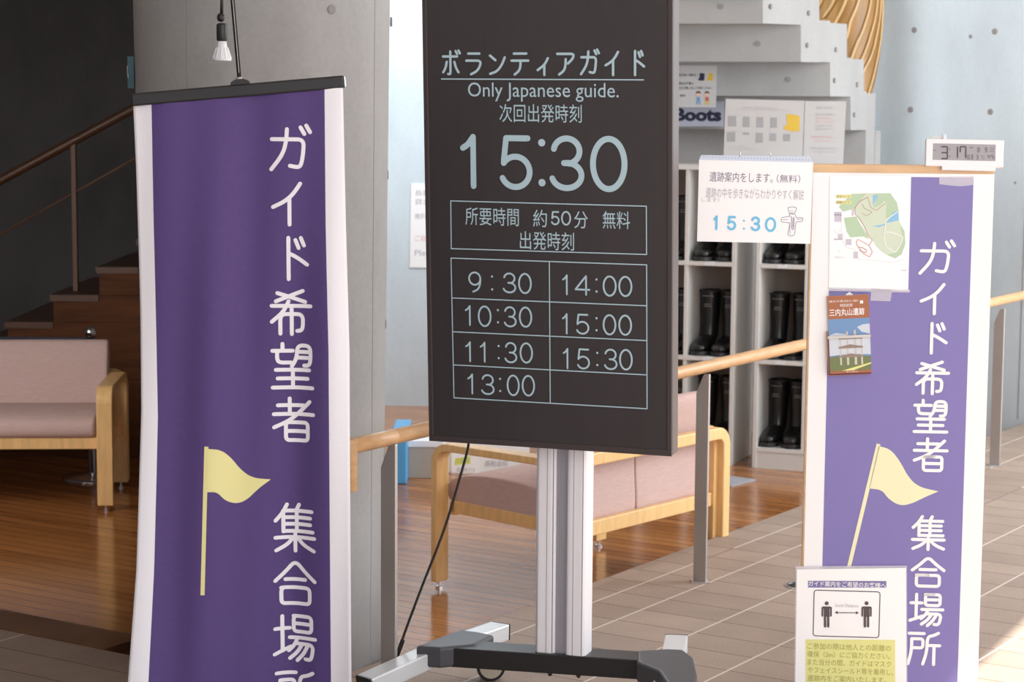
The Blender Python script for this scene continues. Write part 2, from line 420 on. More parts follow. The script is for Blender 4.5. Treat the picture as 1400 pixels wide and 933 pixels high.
G = {
    'ガ': [([(6, 30), (84, 30), (82, 60), (78, 82), (72, 92), (50, 88)], 16), ([(43, 8), (41, 36), (32, 64), (4, 96)], 60), ([(76, 4), (85, 18)], 0), ([(90, 0), (99, 14)], 0)],
    'イ': [([(86, 4), (66, 28), (42, 45), (8, 58)], 60), ([(55, 38), (55, 98)], 0)],
    'ド': [([(28, 3), (28, 98)], 0), ([(28, 38), (60, 48), (96, 64)], 60), ([(54, 8), (65, 26)], 0), ([(74, 3), (85, 20)], 0)],
    '希': [([(78, 4), (14, 27)], 0), ([(18, 9), (84, 28)], 0), ([(4, 37), (97, 37)], 0), ([(44, 27), (32, 50), (4, 72)], 60), ([(24, 98), (24, 55), (78, 55), (78, 82), (74, 91), (64, 92)], 14), ([(51, 42), (51, 99)], 0)],
    '望': [([(26, 1), (26, 15)], 0), ([(2, 16), (50, 16)], 0), ([(13, 17), (13, 36), (19, 42), (46, 42)], 12), ([(48, 50), (60, 32), (61, 4), (94, 4), (94, 40), (88, 48), (78, 48)], 14), ([(61, 18), (94, 18)], 0), ([(60, 31), (94, 31)], 0), ([(10, 58), (90, 58)], 0), ([(14, 77), (86, 77)], 0), ([(2, 97), (98, 97)], 0), ([(50, 58), (50, 97)], 0)],
    '者': [([(12, 17), (74, 17)], 0), ([(40, 2), (40, 37)], 0), ([(2, 37), (98, 37)], 0), ([(90, 8), (60, 37), (36, 54), (3, 67)], 50), ([(30, 56), (84, 56), (84, 97), (30, 97), (30, 56), (60, 56)], 9), ([(30, 76), (84, 76)], 0)],
    '集': [([(30, 1), (20, 18), (3, 34)], 40), ([(21, 18), (21, 58)], 0), ([(60, 1), (53, 13)], 0), ([(21, 14), (92, 14)], 0), ([(21, 28), (88, 28)], 0), ([(21, 42), (88, 42)], 0), ([(21, 57), (94, 57)], 0), ([(54, 14), (54, 57)], 0), ([(2, 70), (98, 70)], 0), ([(50, 58), (50, 99)], 0), ([(45, 71), (30, 86), (4, 97)], 40), ([(55, 71), (70, 86), (97, 97)], 40)],
    '合': [([(3, 46), (28, 26), (50, 3), (72, 26), (98, 46)], 25), ([(26, 44), (74, 44)], 0), ([(16, 62), (85, 62), (85, 97), (16, 97), (16, 62), (50, 62)], 10)],
    '場': [([(3, 30), (36, 30)], 0), ([(19, 4), (19, 78)], 0), ([(1, 84), (38, 70)], 0), ([(46, 4), (90, 4), (90, 37), (46, 37), (46, 4), (70, 4)], 9), ([(46, 20), (90, 20)], 0), ([(36, 50), (99, 50)], 0), ([(55, 51), (48, 66), (34, 78)], 30), ([(50, 63), (94, 63), (91, 86), (86, 96), (74, 95)], 14), ([(66, 64), (54, 82), (36, 95)], 30), ([(81, 64), (70, 84), (54, 99)], 30)],
    '所': [([(4, 7), (50, 7)], 0), ([(12, 23), (47, 23), (47, 50), (12, 50)], 9), ([(12, 23), (12, 62), (2, 98)], 40), ([(94, 5), (80, 12), (60, 16), (60, 60), (48, 98)], 20), ([(60, 42), (99, 42)], 0), ([(82, 42), (82, 99)], 0)],
    'ボ': [([(5, 24), (82, 24)], 0), ([(45, 4), (45, 90), (41, 96), (32, 95)], 8), ([(24, 46), (18, 70), (4, 88)], 40), ([(66, 46), (74, 70), (88, 88)], 40), ([(74, 2), (82, 14)], 0), ([(90, 0), (97, 11)], 0)],
    'ラ': [([(16, 8), (84, 8)], 0), ([(4, 38), (94, 38), (86, 64), (66, 84), (32, 96)], 30)],
    'ン': [([(8, 14), (40, 34)], 0), ([(8, 94), (48, 84), (78, 56), (96, 22)], 60)],
    'テ': [([(16, 8), (86, 8)], 0), ([(3, 38), (97, 38)], 0), ([(54, 38), (52, 68), (42, 84), (20, 97)], 50)],
    'ィ': [([(96, 34), (68, 60), (10, 80)], 60), ([(66, 62), (66, 99)], 0)],
    'ア': [([(4, 9), (95, 9), (88, 30), (62, 50)], 20), ([(50, 32), (49, 60), (40, 82), (14, 97)], 60)],
    '1': [([(12, 24), (34, 18), (58, 3)], 10), ([(58, 3), (58, 97)], 0)],
    '0': [(arc(50, 50, 46, 47, -90, 90, 22), 0), (arc(50, 50, 46, 47, 90, 270, 22), 0)],
    '3': [(arc(48, 27, 40, 24, 190, 360 + 78, 24), 0), ([(40, 49.5), (52, 49.5)], 0), (arc(48, 73, 46, 24, -84, 165, 26), 0)],
    '5': [([(88, 4), (22, 4)], 0), ([(22, 4), (14, 48)], 0), (arc(50, 68, 44, 29, 215, 360 + 155, 30), 0)],
    '4': [([(76, 97), (76, 4), (4, 72), (99, 72)], 2)],
    '9': [(arc(50, 33, 43, 30, 0, 180, 18), 0), (arc(50, 33, 43, 30, 180, 360, 18), 0), ([(93, 33), (90, 62), (74, 86), (36, 97)], 40)],
}


def rounded(pts, r):
    if r <= 0 or len(pts) < 3: return [V3((x, y, 0)) for x, y in pts]
    P = [V3((x, y, 0)) for x, y in pts]; o = [P[0]]
    for i in range(1, len(P) - 1):
        a, b, c = P[i - 1], P[i], P[i + 1]
        d0 = min(r, (a - b).length * .5); d1 = min(r, (c - b).length * .5)
        s = b + (a - b).normalized() * d0; e = b + (c - b).normalized() * d1
        for k in range(7):
            t = k / 6; o.append(s * (1 - t) ** 2 + b * 2 * t * (1 - t) + e * t * t)
    o.append(P[-1]); return o


_lift = [0]


def stroke(bm, pts, wd, fn0, step=None):
    """a ribbon with round ends through (u, v) points, laid on a surface by fn"""
    _lift[0] += 1; q0 = pts[0]; o0 = fn0(q0.x, q0.y)
    up_ = (fn0(q0.x + .002, q0.y) - o0).cross(fn0(q0.x, q0.y + .002) - o0).normalized() * (.00012 * (_lift[0] % 11))
    fn = lambda u, v: fn0(u, v) + up_          # crossing strokes lie one over the other
    Q = []
    for a, b in zip(pts, pts[1:]):
        k = 1 if not step else max(1, int(math.ceil((b - a).length / step)))
        for i in range(k): Q.append(a + (b - a) * (i / k))
    Q.append(pts[-1]); h = wd / 2
    Q = [q for i, q in enumerate(Q) if i == 0 or (q - Q[i - 1]).length > 1e-6]
    if len(Q) < 2: return
    L, Rr = [], []
    for i, p in enumerate(Q):
        t = (Q[min(i + 1, len(Q) - 1)] - Q[max(i - 1, 0)]).normalized(); n = V3((-t.y, t.x, 0))
        L.append(p + n * h); Rr.append(p - n * h)
    t0 = (Q[0] - Q[1]).normalized(); t1 = (Q[-1] - Q[-2]).normalized()
    def cap(c, t):
        n = V3((-t.y, t.x, 0)); return [c + t * h * math.sin(R(a)) + n * h * math.cos(R(a)) for a in range(0, 181, 22)]
    vl = [bm.verts.new(fn(p.x, p.y)) for p in L]; vr = [bm.verts.new(fn(p.x, p.y)) for p in Rr]
    for i in range(len(Q) - 1): bm.faces.new((vr[i], vr[i + 1], vl[i + 1], vl[i]))
    for c, t in ((Q[0], t0), (Q[-1], t1)):
        bm.faces.new([bm.verts.new(fn(p.x, p.y)) for p in cap(c, t)])


def glyph(bm, ch, u0, u1, v0, v1, wd, fn, step=None):
    """one character in the box u0..u1, v0..v1 (v1 the top); wd is the stroke width"""
    h = wd / 2
    for pts, r in G[ch]:
        q = [V3((u0 + h + (u1 - u0 - wd) * p.x / 100, v1 - h - (v1 - v0 - wd) * p.y / 100, 0)) for p in rounded(pts, r)]
        stroke(bm, q, wd, fn, step)


def disc(bm, u, v, r, fn, n=16, ry=None):
    bm.faces.new([bm.verts.new(fn(u + r * math.cos(k * 2 * math.pi / n), v + (ry or r) * math.sin(k * 2 * math.pi / n))) for k in range(n)])


def quad(bm, u0, u1, v0, v1, fn):
    bm.faces.new([bm.verts.new(fn(*p)) for p in ((u0, v0), (u1, v0), (u1, v1), (u0, v1))])


def pxglyphs(bm, f, items, wd, n):
    """items: (char, x0, x1, y0, y1) measured on the photograph, set upright on the frame's own plane"""
    for ch, x0, x1, y0, y1 in items:
        cu, cv = f.uv((x0 + x1) / 2, (y0 + y1) / 2)
        a = f.uv(x0, (y0 + y1) / 2)[0]; b = f.uv(x1, (y0 + y1) / 2)[0]
        t = f.uv((x0 + x1) / 2, y0)[1]; s = f.uv((x0 + x1) / 2, y1)[1]
        if ch == ':':
            for vv in (t - wd / 2, s + wd / 2): disc(bm, cu, vv, wd * .62, f.at(n))
        else: glyph(bm, ch, a, b, s, t, wd, f.at(n))


_tc = {}


def textmesh(s, off=0.0):
    if (s, off) not in _tc:
        c = bpy.data.curves.new('t', 'FONT'); c.body = s; c.size = 1; c.offset = off; c.resolution_u = 3
        o = bpy.data.objects.new('t', c); col.objects.link(o)
        me = bpy.data.meshes.new_from_object(o.evaluated_get(bpy.context.evaluated_depsgraph_get()))
        V = [(v.co.x, v.co.y) for v in me.vertices]; Fc = [tuple(p.vertices) for p in me.polygons]
        bpy.data.objects.remove(o); bpy.data.curves.remove(c); bpy.data.meshes.remove(me)
        xs = [v[0] for v in V]; ys = [v[1] for v in V]
        _tc[(s, off)] = (V, Fc, min(xs), max(xs), min(ys), max(ys))
    return _tc[(s, off)]


def text(bm, s, u0, u1, v0, v1, fn, off=0.0):
    V, Fc, x0, x1, y0, y1 = textmesh(s, off)
    vv = [bm.verts.new(fn(u0 + (u1 - u0) * (x - x0) / (x1 - x0), v0 + (v1 - v0) * (y - y0) / (y1 - y0))) for x, y in V]
    for fc in Fc:
        try: bm.faces.new([vv[i] for i in fc])
        except ValueError: pass


def pxtext(bm, f, s, x0, x1, y0, y1, n, off=0.0):
    xm, ym = (x0 + x1) / 2, (y0 + y1) / 2
    text(bm, s, f.uv(x0, ym)[0], f.uv(x1, ym)[0], f.uv(xm, y1)[1], f.uv(xm, y0)[1], f.at(n), off)


def uvs(f, pts): return [f.uv(x, y) for x, y in pts]


def letters(name, build, m, parent):
    bm = bmesh.new(); build(bm); return obj(name, bm, m, parent)


# ================================================================== THE SETTING
ZW = -.12                                                     # the wood floor lies a low step beneath the stone floor
C0 = V3((-.566, 5.554, 0))
far = C0 + D * 9
bm = box(-3.4, 4.9, 3.5, 13, ZW - .1, ZW); struct('floor_wood', bm, 'strip')
nl = V3((-3.4, C0.y + (C0.x + 3.4) * .542 / .840, 0))
bm = prism([V3((p[0], p[1], ZW + .001)) for p in (C0, far, (7, far.y), (7, -2), (-3.4, -2), nl)], (0, 0, -ZW - .001)); struct('floor', bm, 'tile')
a = C0 - NN * .74; b = V3((-3.4, a.y + (a.x + 3.4) * .542 / .840, 0)); e = D * .17
bm = prism([V3((p.x, p.y, ZW)) for p in (a, b, b + e, a + e)], (0, 0, -ZW + .003)); struct('trim_1', bm, 'nosing')

WA, WB = V3((1.3, 11.75, 0)), V3((3.4, 9.9125, 0)); wd_ = (WB - WA).normalized(); wn_ = V3((-wd_.y, wd_.x, 0))
bm = prism([V3((p.x, p.y, ZW)) for p in (WA, WB, WB + wn_ * .2, WA + wn_ * .2)], (0, 0, 4)); wr = struct('wall_right', bm, 'conc')
FW = Frame(WA, wd_, (0, 0, 1))
for k, (x, y, r) in enumerate([(1250, 41, 3.6), (1360, 43, 3.6), (1327, 50, 2.4), (1245, 150, 3.6), (1354, 153, 3.6), (1388, 250, 1.6)]):
    u, v = FW.uv(x, y); bm = bmesh.new(); lathe([(r * .0045, 0), (r * .0045, .002), (r * .003, .004), (0, .004)], FW.pt(u, v, -.001), bm, 14, FW.N); struct('tie_hole', bm, 'hole', wr)
u, v = FW.uv(1394, 500); bm = fbox(FW, u - .003, u + .003, ZW + .12, 3.6, 0, .001); struct('seam', bm, 'seam', wr)
bm = box(-.97, 1.35, 11.75, 11.9, ZW, 3.9); struct('wall_back', bm, 'conc')
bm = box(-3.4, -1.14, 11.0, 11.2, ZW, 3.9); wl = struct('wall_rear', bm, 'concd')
bm = prism([(-1.02, 6.3, ZW), (-.78, 6.4, ZW), (-.97, 11.9, ZW), (-1.15, 11.9, ZW)], (0, 0, 4)); struct('wall_light_block', bm, 'concp')  # unseen partition, added to keep light from the right off the stair hall
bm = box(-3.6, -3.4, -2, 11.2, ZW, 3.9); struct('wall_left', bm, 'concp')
# the ceiling ends along a slanting edge; sunlight falls beyond it
E0, ED = V3((3.23, 4.9, 0)), V3((.447, .894, 0))
p0 = E0 - ED * 7.7; p1 = E0 + ED * 8.5
bm = prism([V3((p[0], p[1], 3.3)) for p in ((-3.6, -2), p0, p1, (-3.6, 12.6))], (0, 0, .25)); struct('ceiling', bm, 'plaster')

# round concrete pillar, a little wider at the top
CX, CY = -.711, 5.95
pil = thing('concrete_pillar', 'broad round board-marked concrete pillar behind the hanging purple banner', 'pillar', (CX, CY, ZW))
pil['kind'] = 'structure'
rt = lambda z: .340 + .0122 * (z - .3)
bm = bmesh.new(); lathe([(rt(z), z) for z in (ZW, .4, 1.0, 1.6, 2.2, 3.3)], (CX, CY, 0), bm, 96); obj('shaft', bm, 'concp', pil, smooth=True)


def on_pillar(x, z, k=.0):
    """point on the pillar's face in the line of photo column x at height z"""
    bx_ = (x - 700) / F; r = rt(z) + k; A = 1 + bx_ * bx_; B = -2 * (CX * bx_ + CY); Cc = CX * CX + CY * CY - r * r
    dsc = max(0, B * B - 4 * A * Cc); y = (-B - math.sqrt(dsc)) / (2 * A); p = V3((bx_ * y, y, z)); return p


for x, z in ((510, 0), (257, 0)):
    bm = bmesh.new(); tube([on_pillar(x - 6 * (1.6 - zz) / 1.6, zz, -.0012) for zz in (-.1, .5, 1.1, 1.7, 2.4)], .0022, bm, 6); obj('seam', bm, 'seam', pil)
bm = bmesh.new(); lathe([(rt(.63) + .0008, .629), (rt(.63) + .0008, .632)], (CX, CY, 0), bm, 96); obj('seam', bm, 'seam', pil)
for x, y in ((453, 15), (534, 26), (529, 243), (526, 453), (524, 640)):
    z = ony(x, y, 5.76).z; p = on_pillar(x, z); nrm = V3((p.x - CX, p.y - CY, 0)).normalized()
    bm = bmesh.new(); lathe([(.0135, -.004), (.0135, .001), (.010, .0025), (0, .0025)], p, bm, 16, nrm); obj('tie_hole', bm, 'hole', pil)
# teal sign on the pillar's far flank
z0, z1 = ony(206, 121, 5.93).z, ony(206, 78, 5.93).z
bm = bmesh.new(); ts = [R(a) for a in (158, 164, 170, 176, 182, 188, 194)]
va = [[bm.verts.new((CX + (rt(1.7) + n_) * math.cos(t), CY + (rt(1.7) + n_) * math.sin(t), z)) for t in ts] for n_, z in ((.002, z0), (.02, z0), (.02, z1), (.002, z1))]
for q in range(4):
    for k in range(len(ts) - 1): bm.faces.new((va[q][k], va[q][k + 1], va[(q + 1) % 4][k + 1], va[(q + 1) % 4][k]))
bm.faces.new([va[q][0] for q in range(4)]); bm.faces.new([va[q][-1] for q in range(4)])
tsg = obj('wall_sign', bm, 'teal'); tag(tsg, 'small dark teal sign on the shaded flank of the concrete pillar', 'sign')
bm = bmesh.new(); pz = (z0 + z1) / 2
for k, dz in enumerate((.0, .012, -.01)):
    t = R(192 + k * 2); lathe([(.006, 0), (.006, .001), (0, .001)], (CX + (rt(1.7) + .02) * math.cos(t), CY + (rt(1.7) + .02) * math.sin(t), pz + dz), bm, 8, (math.cos(t), math.sin(t), 0))
obj('emblem', bm, 'white', tsg, world=True)

# ================================================================== HANDRAIL
RP = [onz(532, 965), onz(957, 796), onz(1360, 637)]; rd = (RP[2] - RP[0]).normalized(); rz = .727
hr = thing('handrail', 'round wooden handrail on flat steel posts along the stone floor edge', 'handrail', RP[1])
s0 = RP[0] + V3((0, 0, rz - .005)) - rd * .17; s1 = RP[2] + V3((0, 0, rz + .02)) + rd * 1.0
bm = bmesh.new(); rj = s0 + (s1 - s0).normalized() * .19; tube([s0, rj], .021, bm, 20); obj('rail_end', bm, 'rail', hr, smooth=True, bevel=.002)
bm = bmesh.new(); tube([rj, s1], .0205, bm, 20); obj('rail', bm, 'rail', hr, smooth=True, bevel=.002)
bm = bmesh.new(); tube([s0 + V3((0, 0, .021)), s0 + V3((0, 0, -.012)), s0 + V3((0, 0, -.115))], .0212, bm, 20); obj('down_turn', bm, 'rail', hr, smooth=True, bevel=.003)
pd = NN.copy(); pt_ = V3((-pd.y, pd.x, 0))
for i, p in enumerate(RP):
    hw = .0235; h0, h1 = rz - .02, rz - .085
    q = [p + pd * u + V3((0, 0, z)) - pt_ * .006 for u, z in ((-hw, 0), (hw, 0), (hw, h0), (hw * .15, h0), (-hw, h1))]
    obj('post', prism(q, pt_ * .012), 'steel', hr, bevel=.0015)
    obj('foot_plate', box(-.03, .03, -.03, .03, 0, .004, T=lambda v, p=p: v + p), 'steel', hr)

# ================================================================== HANGING BANNER
BY = 4.80
bl, br_ = ony(180, 128, BY), ony(470, 103, BY)
bn = thing('hanging_banner', 'dark purple cloth banner with white edges hanging from a black bar', 'banner', ony(328, 118, BY))
bd = (br_ - bl).normalized(); bup = V3((0, -1, 0)).cross(bd) * -1
FB = Frame(ony(325, 130, BY), (1, 0, 0), (0, 0, 1))


def lerp_tab(tab, y):
    if y <= tab[0][0]: return tab[0][1]
    for (y0, x0), (y1, x1) in zip(tab, tab[1:]):
        if y <= y1: return x0 + (x1 - x0) * (y - y0) / (y1 - y0)
    return tab[-1][1]


TL = [(v, u) for u, v in uvs(FB, [(181, 136), (185, 230), (191, 430), (193.5, 560), (189.5, 775), (180, 933), (172, 1035)])]
TLi = [(v, u) for u, v in uvs(FB, [(207, 134), (210, 300), (214.5, 480), (216.5, 570), (213, 775), (207, 933), (200, 1035)])]
TRi = [(v, u) for u, v in uvs(FB, [(444, 112), (446, 300), (450, 480), (450.5, 640), (451, 933), (451, 1035)])]
TR = [(v, u) for u, v in uvs(FB, [(469, 112), (473, 300), (478, 480), (478.5, 640), (480, 933), (481, 1035)])]
def tb(t, v):
    t = t if t[0][0] < t[-1][0] else t[::-1]
    return lerp_tab(t, v)


def fold(u, v):
    d = min(1, max(0, (.20 - v) * 1.1)); k = min(1, .25 + d)
    return .012 * k * math.sin(u * 21 + v * 1.1 + .6) + .006 * k * math.sin(u * 47 - v * 2.2) + .05 * max(0, -v - .35) ** 1.5 * math.sin(u * 9 + .5)


def on_cloth(n): return lambda u, v: FB.pt(u, v, n - fold(u, v))


bm = bmesh.new(); grid = []
vt0, vb0 = FB.uv(325, 124)[1], FB.uv(325, 1030)[1]; NR, NC = 90, 60
cuts = None
rows = []
for i in range(NR + 1):
    row = []
    for j in range(NC + 1):
        t = i / NR
        vtop = FB.uv(180, 137)[1] + (FB.uv(470, 112)[1] - FB.uv(180, 137)[1]) * j / NC
        v = vtop + (vb0 - vtop) * t
        e0, e1, e2, e3 = tb(TL, v), tb(TLi, v), tb(TRi, v), tb(TR, v)
        if j <= 6: u = e0 + (e1 - e0) * j / 6
        elif j >= NC - 6: u = e2 + (e3 - e2) * (j - NC + 6) / 6
        else: u = e1 + (e2 - e1) * (j - 6) / (NC - 12)
        row.append(bm.verts.new(on_cloth(0)(u, v)))
    rows.append(row)
for i in range(NR):
    for j in range(NC):
        f = bm.faces.new((rows[i + 1][j], rows[i + 1][j + 1], rows[i][j + 1], rows[i][j])); f.material_index = 1 if j < 6 or j >= NC - 6 else 0
cl = obj('cloth', bm, 'purple', bn, smooth=True); cl.data.materials.append(M['cloth'])
so = cl.modifiers.new('thick', 'SOLIDIFY'); so.thickness = .0012; so.offset = -1
BAN = [('ガ', 365.5, 427.5, 169, 237), ('イ', 366.5, 420, 246, 311), ('ド', 381, 424, 321, 386), ('希', 366, 429, 393, 461), ('望', 368, 430.5, 468, 536), ('者', 369.5, 431.5, 543, 609), ('集', 370.5, 432, 691, 762), ('合', 369.5, 432.5, 768, 837), ('場', 369, 432, 845, 916), ('所', 370, 431, 923, 992)]
for ch, x0, x1, y0, y1 in BAN:
    bm = bmesh.new(); xm, ym = (x0 + x1) / 2, (y0 + y1) / 2
    glyph(bm, ch, FB.uv(x0, ym)[0], FB.uv(x1, ym)[0], FB.uv(xm, y1)[1], FB.uv(xm, y0)[1], .0092, on_cloth(.0018), .008)
    obj('lettering', bm, 'cloth', bn)


def flag(fr, fn, pole, pw, outline, name, m, parent, step):
    bm = bmesh.new(); q = [V3((*fr.uv(*p), 0)) for p in pole]
    n_ = max(2, int((q[1] - q[0]).length / step)); dd = (q[1] - q[0]).normalized(); s = V3((-dd.y, dd.x, 0)) * pw / 2
    pa = [[bm.verts.new(fn(*(q[0] + (q[1] - q[0]) * k / n_ + s * sg).xy)) for k in range(n_ + 1)] for sg in (-1, 1)]
    for k in range(n_): bm.faces.new((pa[0][k], pa[0][k + 1], pa[1][k + 1], pa[1][k]))
    top, bot = outline
    T_ = [V3((*fr.uv(*p), 0)) for p in top]; B_ = [V3((*fr.uv(*p), 0)) for p in bot]
    def samp(P, t):
        L = [0]
        for a, b in zip(P, P[1:]): L.append(L[-1] + (b - a).length)
        d = t * L[-1]
        for i in range(len(P) - 1):
            if d <= L[i + 1] + 1e-9:
                return P[i] + (P[i + 1] - P[i]) * ((d - L[i]) / max(1e-9, L[i + 1] - L[i]))
        return P[-1]
    def sm(P):
        for _ in range(2):
            o = [P[0]]
            for a, b in zip(P, P[1:]): o += [a * .75 + b * .25, a * .25 + b * .75]
            P = o + [P[-1]]
        return P
    T_, B_ = sm(T_), sm(B_); g = []
    for i in range(29):
        a, b = samp(T_, i / 28), samp(B_, i / 28); g.append([bm.verts.new(fn(*(a + (b - a) * j / 6).xy)) for j in range(7)])
    for i in range(28):
        for j in range(6):
            bm.faces.new((g[i][j], g[i][j + 1], g[i + 1][j + 1], g[i + 1][j]))
    bmesh.ops.remove_doubles(bm, verts=bm.verts, dist=1e-5)
    obj(name, bm, m, parent)


flag(FB, on_cloth(.0016), ((284, 609), (279, 811)), .0095, ([(286, 612), (303, 614), (316, 626), (328, 643), (343, 655), (369, 658)], [(285, 671), (298, 671), (308, 684), (322, 690), (336, 686), (352, 670), (369, 658)]), 'flag_emblem', 'yellow', bn, .02)
bm = bmesh.new()
pr = [bl + bd * 0 + V3((0, 0, dz)) for dz in (0, -.027)]
LB = (br_ - bl).length
bz = V3((-bd.z, 0, bd.x))
def TBar(v): return bl + bd * v.x + V3((0, 1, 0)) * v.y + bz * v.z
obj('top_bar', box(-.001, LB, -.009, .009, -.029, 0, T=TBar), 'black', bn, bevel=.004)
obj('end_cap', box(LB, LB + .003, -.008, .008, -.027, -.002, T=TBar), 'chrome', bn, bevel=.001)
um = LB * (328 - 180) / 290
obj('bracket', fpoly(Frame(TBar(V3((um, -.004, 0))), bd, bz), [(-.021, -.001), (.025, -.001), (.022, .006), (.010, .012), (-.008, .012), (-.019, .006)], -.006, .006), 'black', bn, bevel=.001)
bp = TBar(V3((um, 0, .006))); d0 = ony(318, 0, BY) - ony(327, 104, BY); d0 = d0.normalized()
pe = bp + d0 * ((3.3 - bp.z) / d0.z)
obj('pole', tube([bp, pe], .0048, n=14), 'black', bn, smooth=True)
obj('pole_joint', tube([bp - d0 * .001, bp + d0 * .010], .0072, n=14), 'chrome', bn, smooth=True)
obj('pole_groove', tube([bp + d0 * .02 + V3((.001, -.0043, 0)), pe + V3((.001, -.0043, 0))], .0009, n=6), 'steel', bn)

# spotlight hanging beside the pole
LY = 5.25; lp = ony(303, 80, LY)
ld = thing('pendant_spotlight', 'white ribbed spotlight bulb on a dark cord above the hanging banner', 'lamp', lp)
def LT(x, y): return ony(x, y, LY)
c0 = LT(303, 23); top = V3((c0.x - .01, LY, 3.3))
obj('cord', tube([LT(303, 20), LT(303.5, 0), top], .0042, n=12), 'black', ld, smooth=True)
sj = obj('swivel_joint', lathe([(.002, -.011), (.008, -.008), (.0105, 0), (.008, .008), (.002, .011)], LT(302, 24)), 'black', ld, smooth=True)
obj('socket', lathe([(.006, .044), (.0125, .042), (.0135, .038), (.0135, .004), (.012, 0)], LT(303.5, 56)), 'black', ld, bevel=.001, smooth=True)
bu = obj('bulb', lathe([(.0115, .0), (.0125, -.012), (.014, -.016), (.0225, -.040), (.0235, -.046), (.0225, -.049), (.019, -.047), (.0, -.046)], LT(303.5, 56.5)), 'bulb', ld, smooth=True)
bm = bmesh.new(); o_ = LT(303.5, 56.5)
for k in range(12):
    t = k * math.pi / 6; c, s = math.cos(t), math.sin(t)
    q = [o_ + V3((c * r, s * r, z)) for r, z in ((.0125, -.014), (.016, -.016), (.0245, -.042), (.0225, -.044))]
    prism([p - V3((-s, c, 0)) * .0006 for p in q], V3((-s, c, 0)) * .0012, bm)
obj('cooling_rib', bm, 'bulb', bu)

# ================================================================== DISPLAY ON ITS STAND
YAW = R(19.3)
U0 = V3((math.cos(YAW), -math.sin(YAW), 0)); NF = V3((-math.sin(YAW), -math.cos(YAW), 0))
BL = ony(587, 603, 5.37)
FD = Frame(BL, U0, V3((0, 0, 1)) + NF * .050)
W_ = FD.uv(918.5, 624)[0]; H_ = FD.uv(580, -9)[1]
g0 = onz(765, 992); base = V3((g0.x, g0.y, 0))
dm = FD.pt(W_ / 2, 0); 
ds = thing('display_stand', 'tall dark timetable display on a silver wheeled column stand', 'display', V3((dm.x + .02, dm.y + .1, 0)))
hs = obj('housing', fbox(FD, 0, W_, 0, H_, -.062, -.004), 'side', ds, bevel=.004)
bm = bmesh.new(); bz_ = .0125
for a in ((0, W_, 0, bz_ * 1.25), (0, W_, H_ - bz_, H_), (0, bz_, bz_ * 1.25, H_ - bz_), (W_ - bz_, W_, bz_ * 1.25, H_ - bz_)):
    fbox(FD, a[0], a[1], a[2], a[3], -.004, .003, bm)
obj('bezel', bm, 'housing', ds, bevel=.0015)
scr = obj('screen', fbox(FD, bz_, W_ - bz_, bz_ * 1.25, H_ - bz_, -.004, .0), 'screen', ds)
n_ = .0012
letters('lettering', lambda b: pxglyphs(b, FD, [('ボ', 603.5, 631.5, 67.5, 104.5), ('ラ', 635.5, 661, 69, 104.5), ('ン', 667, 693, 70, 104.5), ('テ', 697.5, 725, 69, 104.5), ('ィ', 732, 751.5, 66, 104.5), ('ア', 759.5, 788, 69, 104.5), ('ガ', 792, 821, 66, 104.5), ('イ', 825, 850, 68, 105), ('ド', 862, 883, 67, 105)], .0062, n_), 'led', scr)
letters('lettering', lambda b: pxtext(b, FD, 'Only Japanese guide.', 640, 846, 113, 139, n_), 'led', scr)
letters('lettering', lambda b: pxtext(b, FD, '次回出発時刻', 683, 795.5, 142.5, 167.5, n_), 'led', scr)
letters('clock_time', lambda b: pxglyphs(b, FD, [('1', 626, 664, 181, 260.5), ('5', 679, 731, 182, 262), (':', 736, 746, 191, 254), ('3', 750, 802, 183, 263.5), ('0', 805, 860, 183.5, 265)], .0152, n_), 'led', scr)
letters('lettering', lambda b: [pxtext(b, FD, s, *q, n_) for s, q in (('所要時間', (636.5, 709.5, 284, 308.5)), ('約', (729, 748, 287, 310.5)), ('分', (785, 804, 289, 312.5)), ('無料', (824, 861.5, 289, 313)))], 'led', scr)
letters('lettering', lambda b: pxglyphs(b, FD, [('5', 752.5, 766, 288, 308.5), ('0', 767, 781.5, 288, 309)], .0042, n_), 'led', scr)
letters('lettering', lambda b: pxtext(b, FD, '出発時刻', 711, 785, 317, 342, n_), 'led', scr)


def rules(b):
    def ln(p, q, w_=.0027):
        stroke(b, [V3((*FD.uv(*p), 0)), V3((*FD.uv(*q), 0))], w_, FD.at(n_))
    ln((604, 108), (880, 109.2), .003)
    for p, q in (((616.5, 274.7), (884, 282)), ((884, 282), (884.3, 348)), ((884.3, 348), (617.2, 340)), ((617.2, 340), (616.5, 274.7))): ln(p, q)
    for a, c in ((353, 362.3), (407.5, 418.2), (453.7, 465.8), (499, 512.7), (544, 559)):
        ln((617 + (a - 353) * .021, a), (884.4, c))
    ln((617, 353), (621, 544)); ln((751.4, 357.6), (752.6, 551.5)); ln((884.4, 362.3), (885, 559))


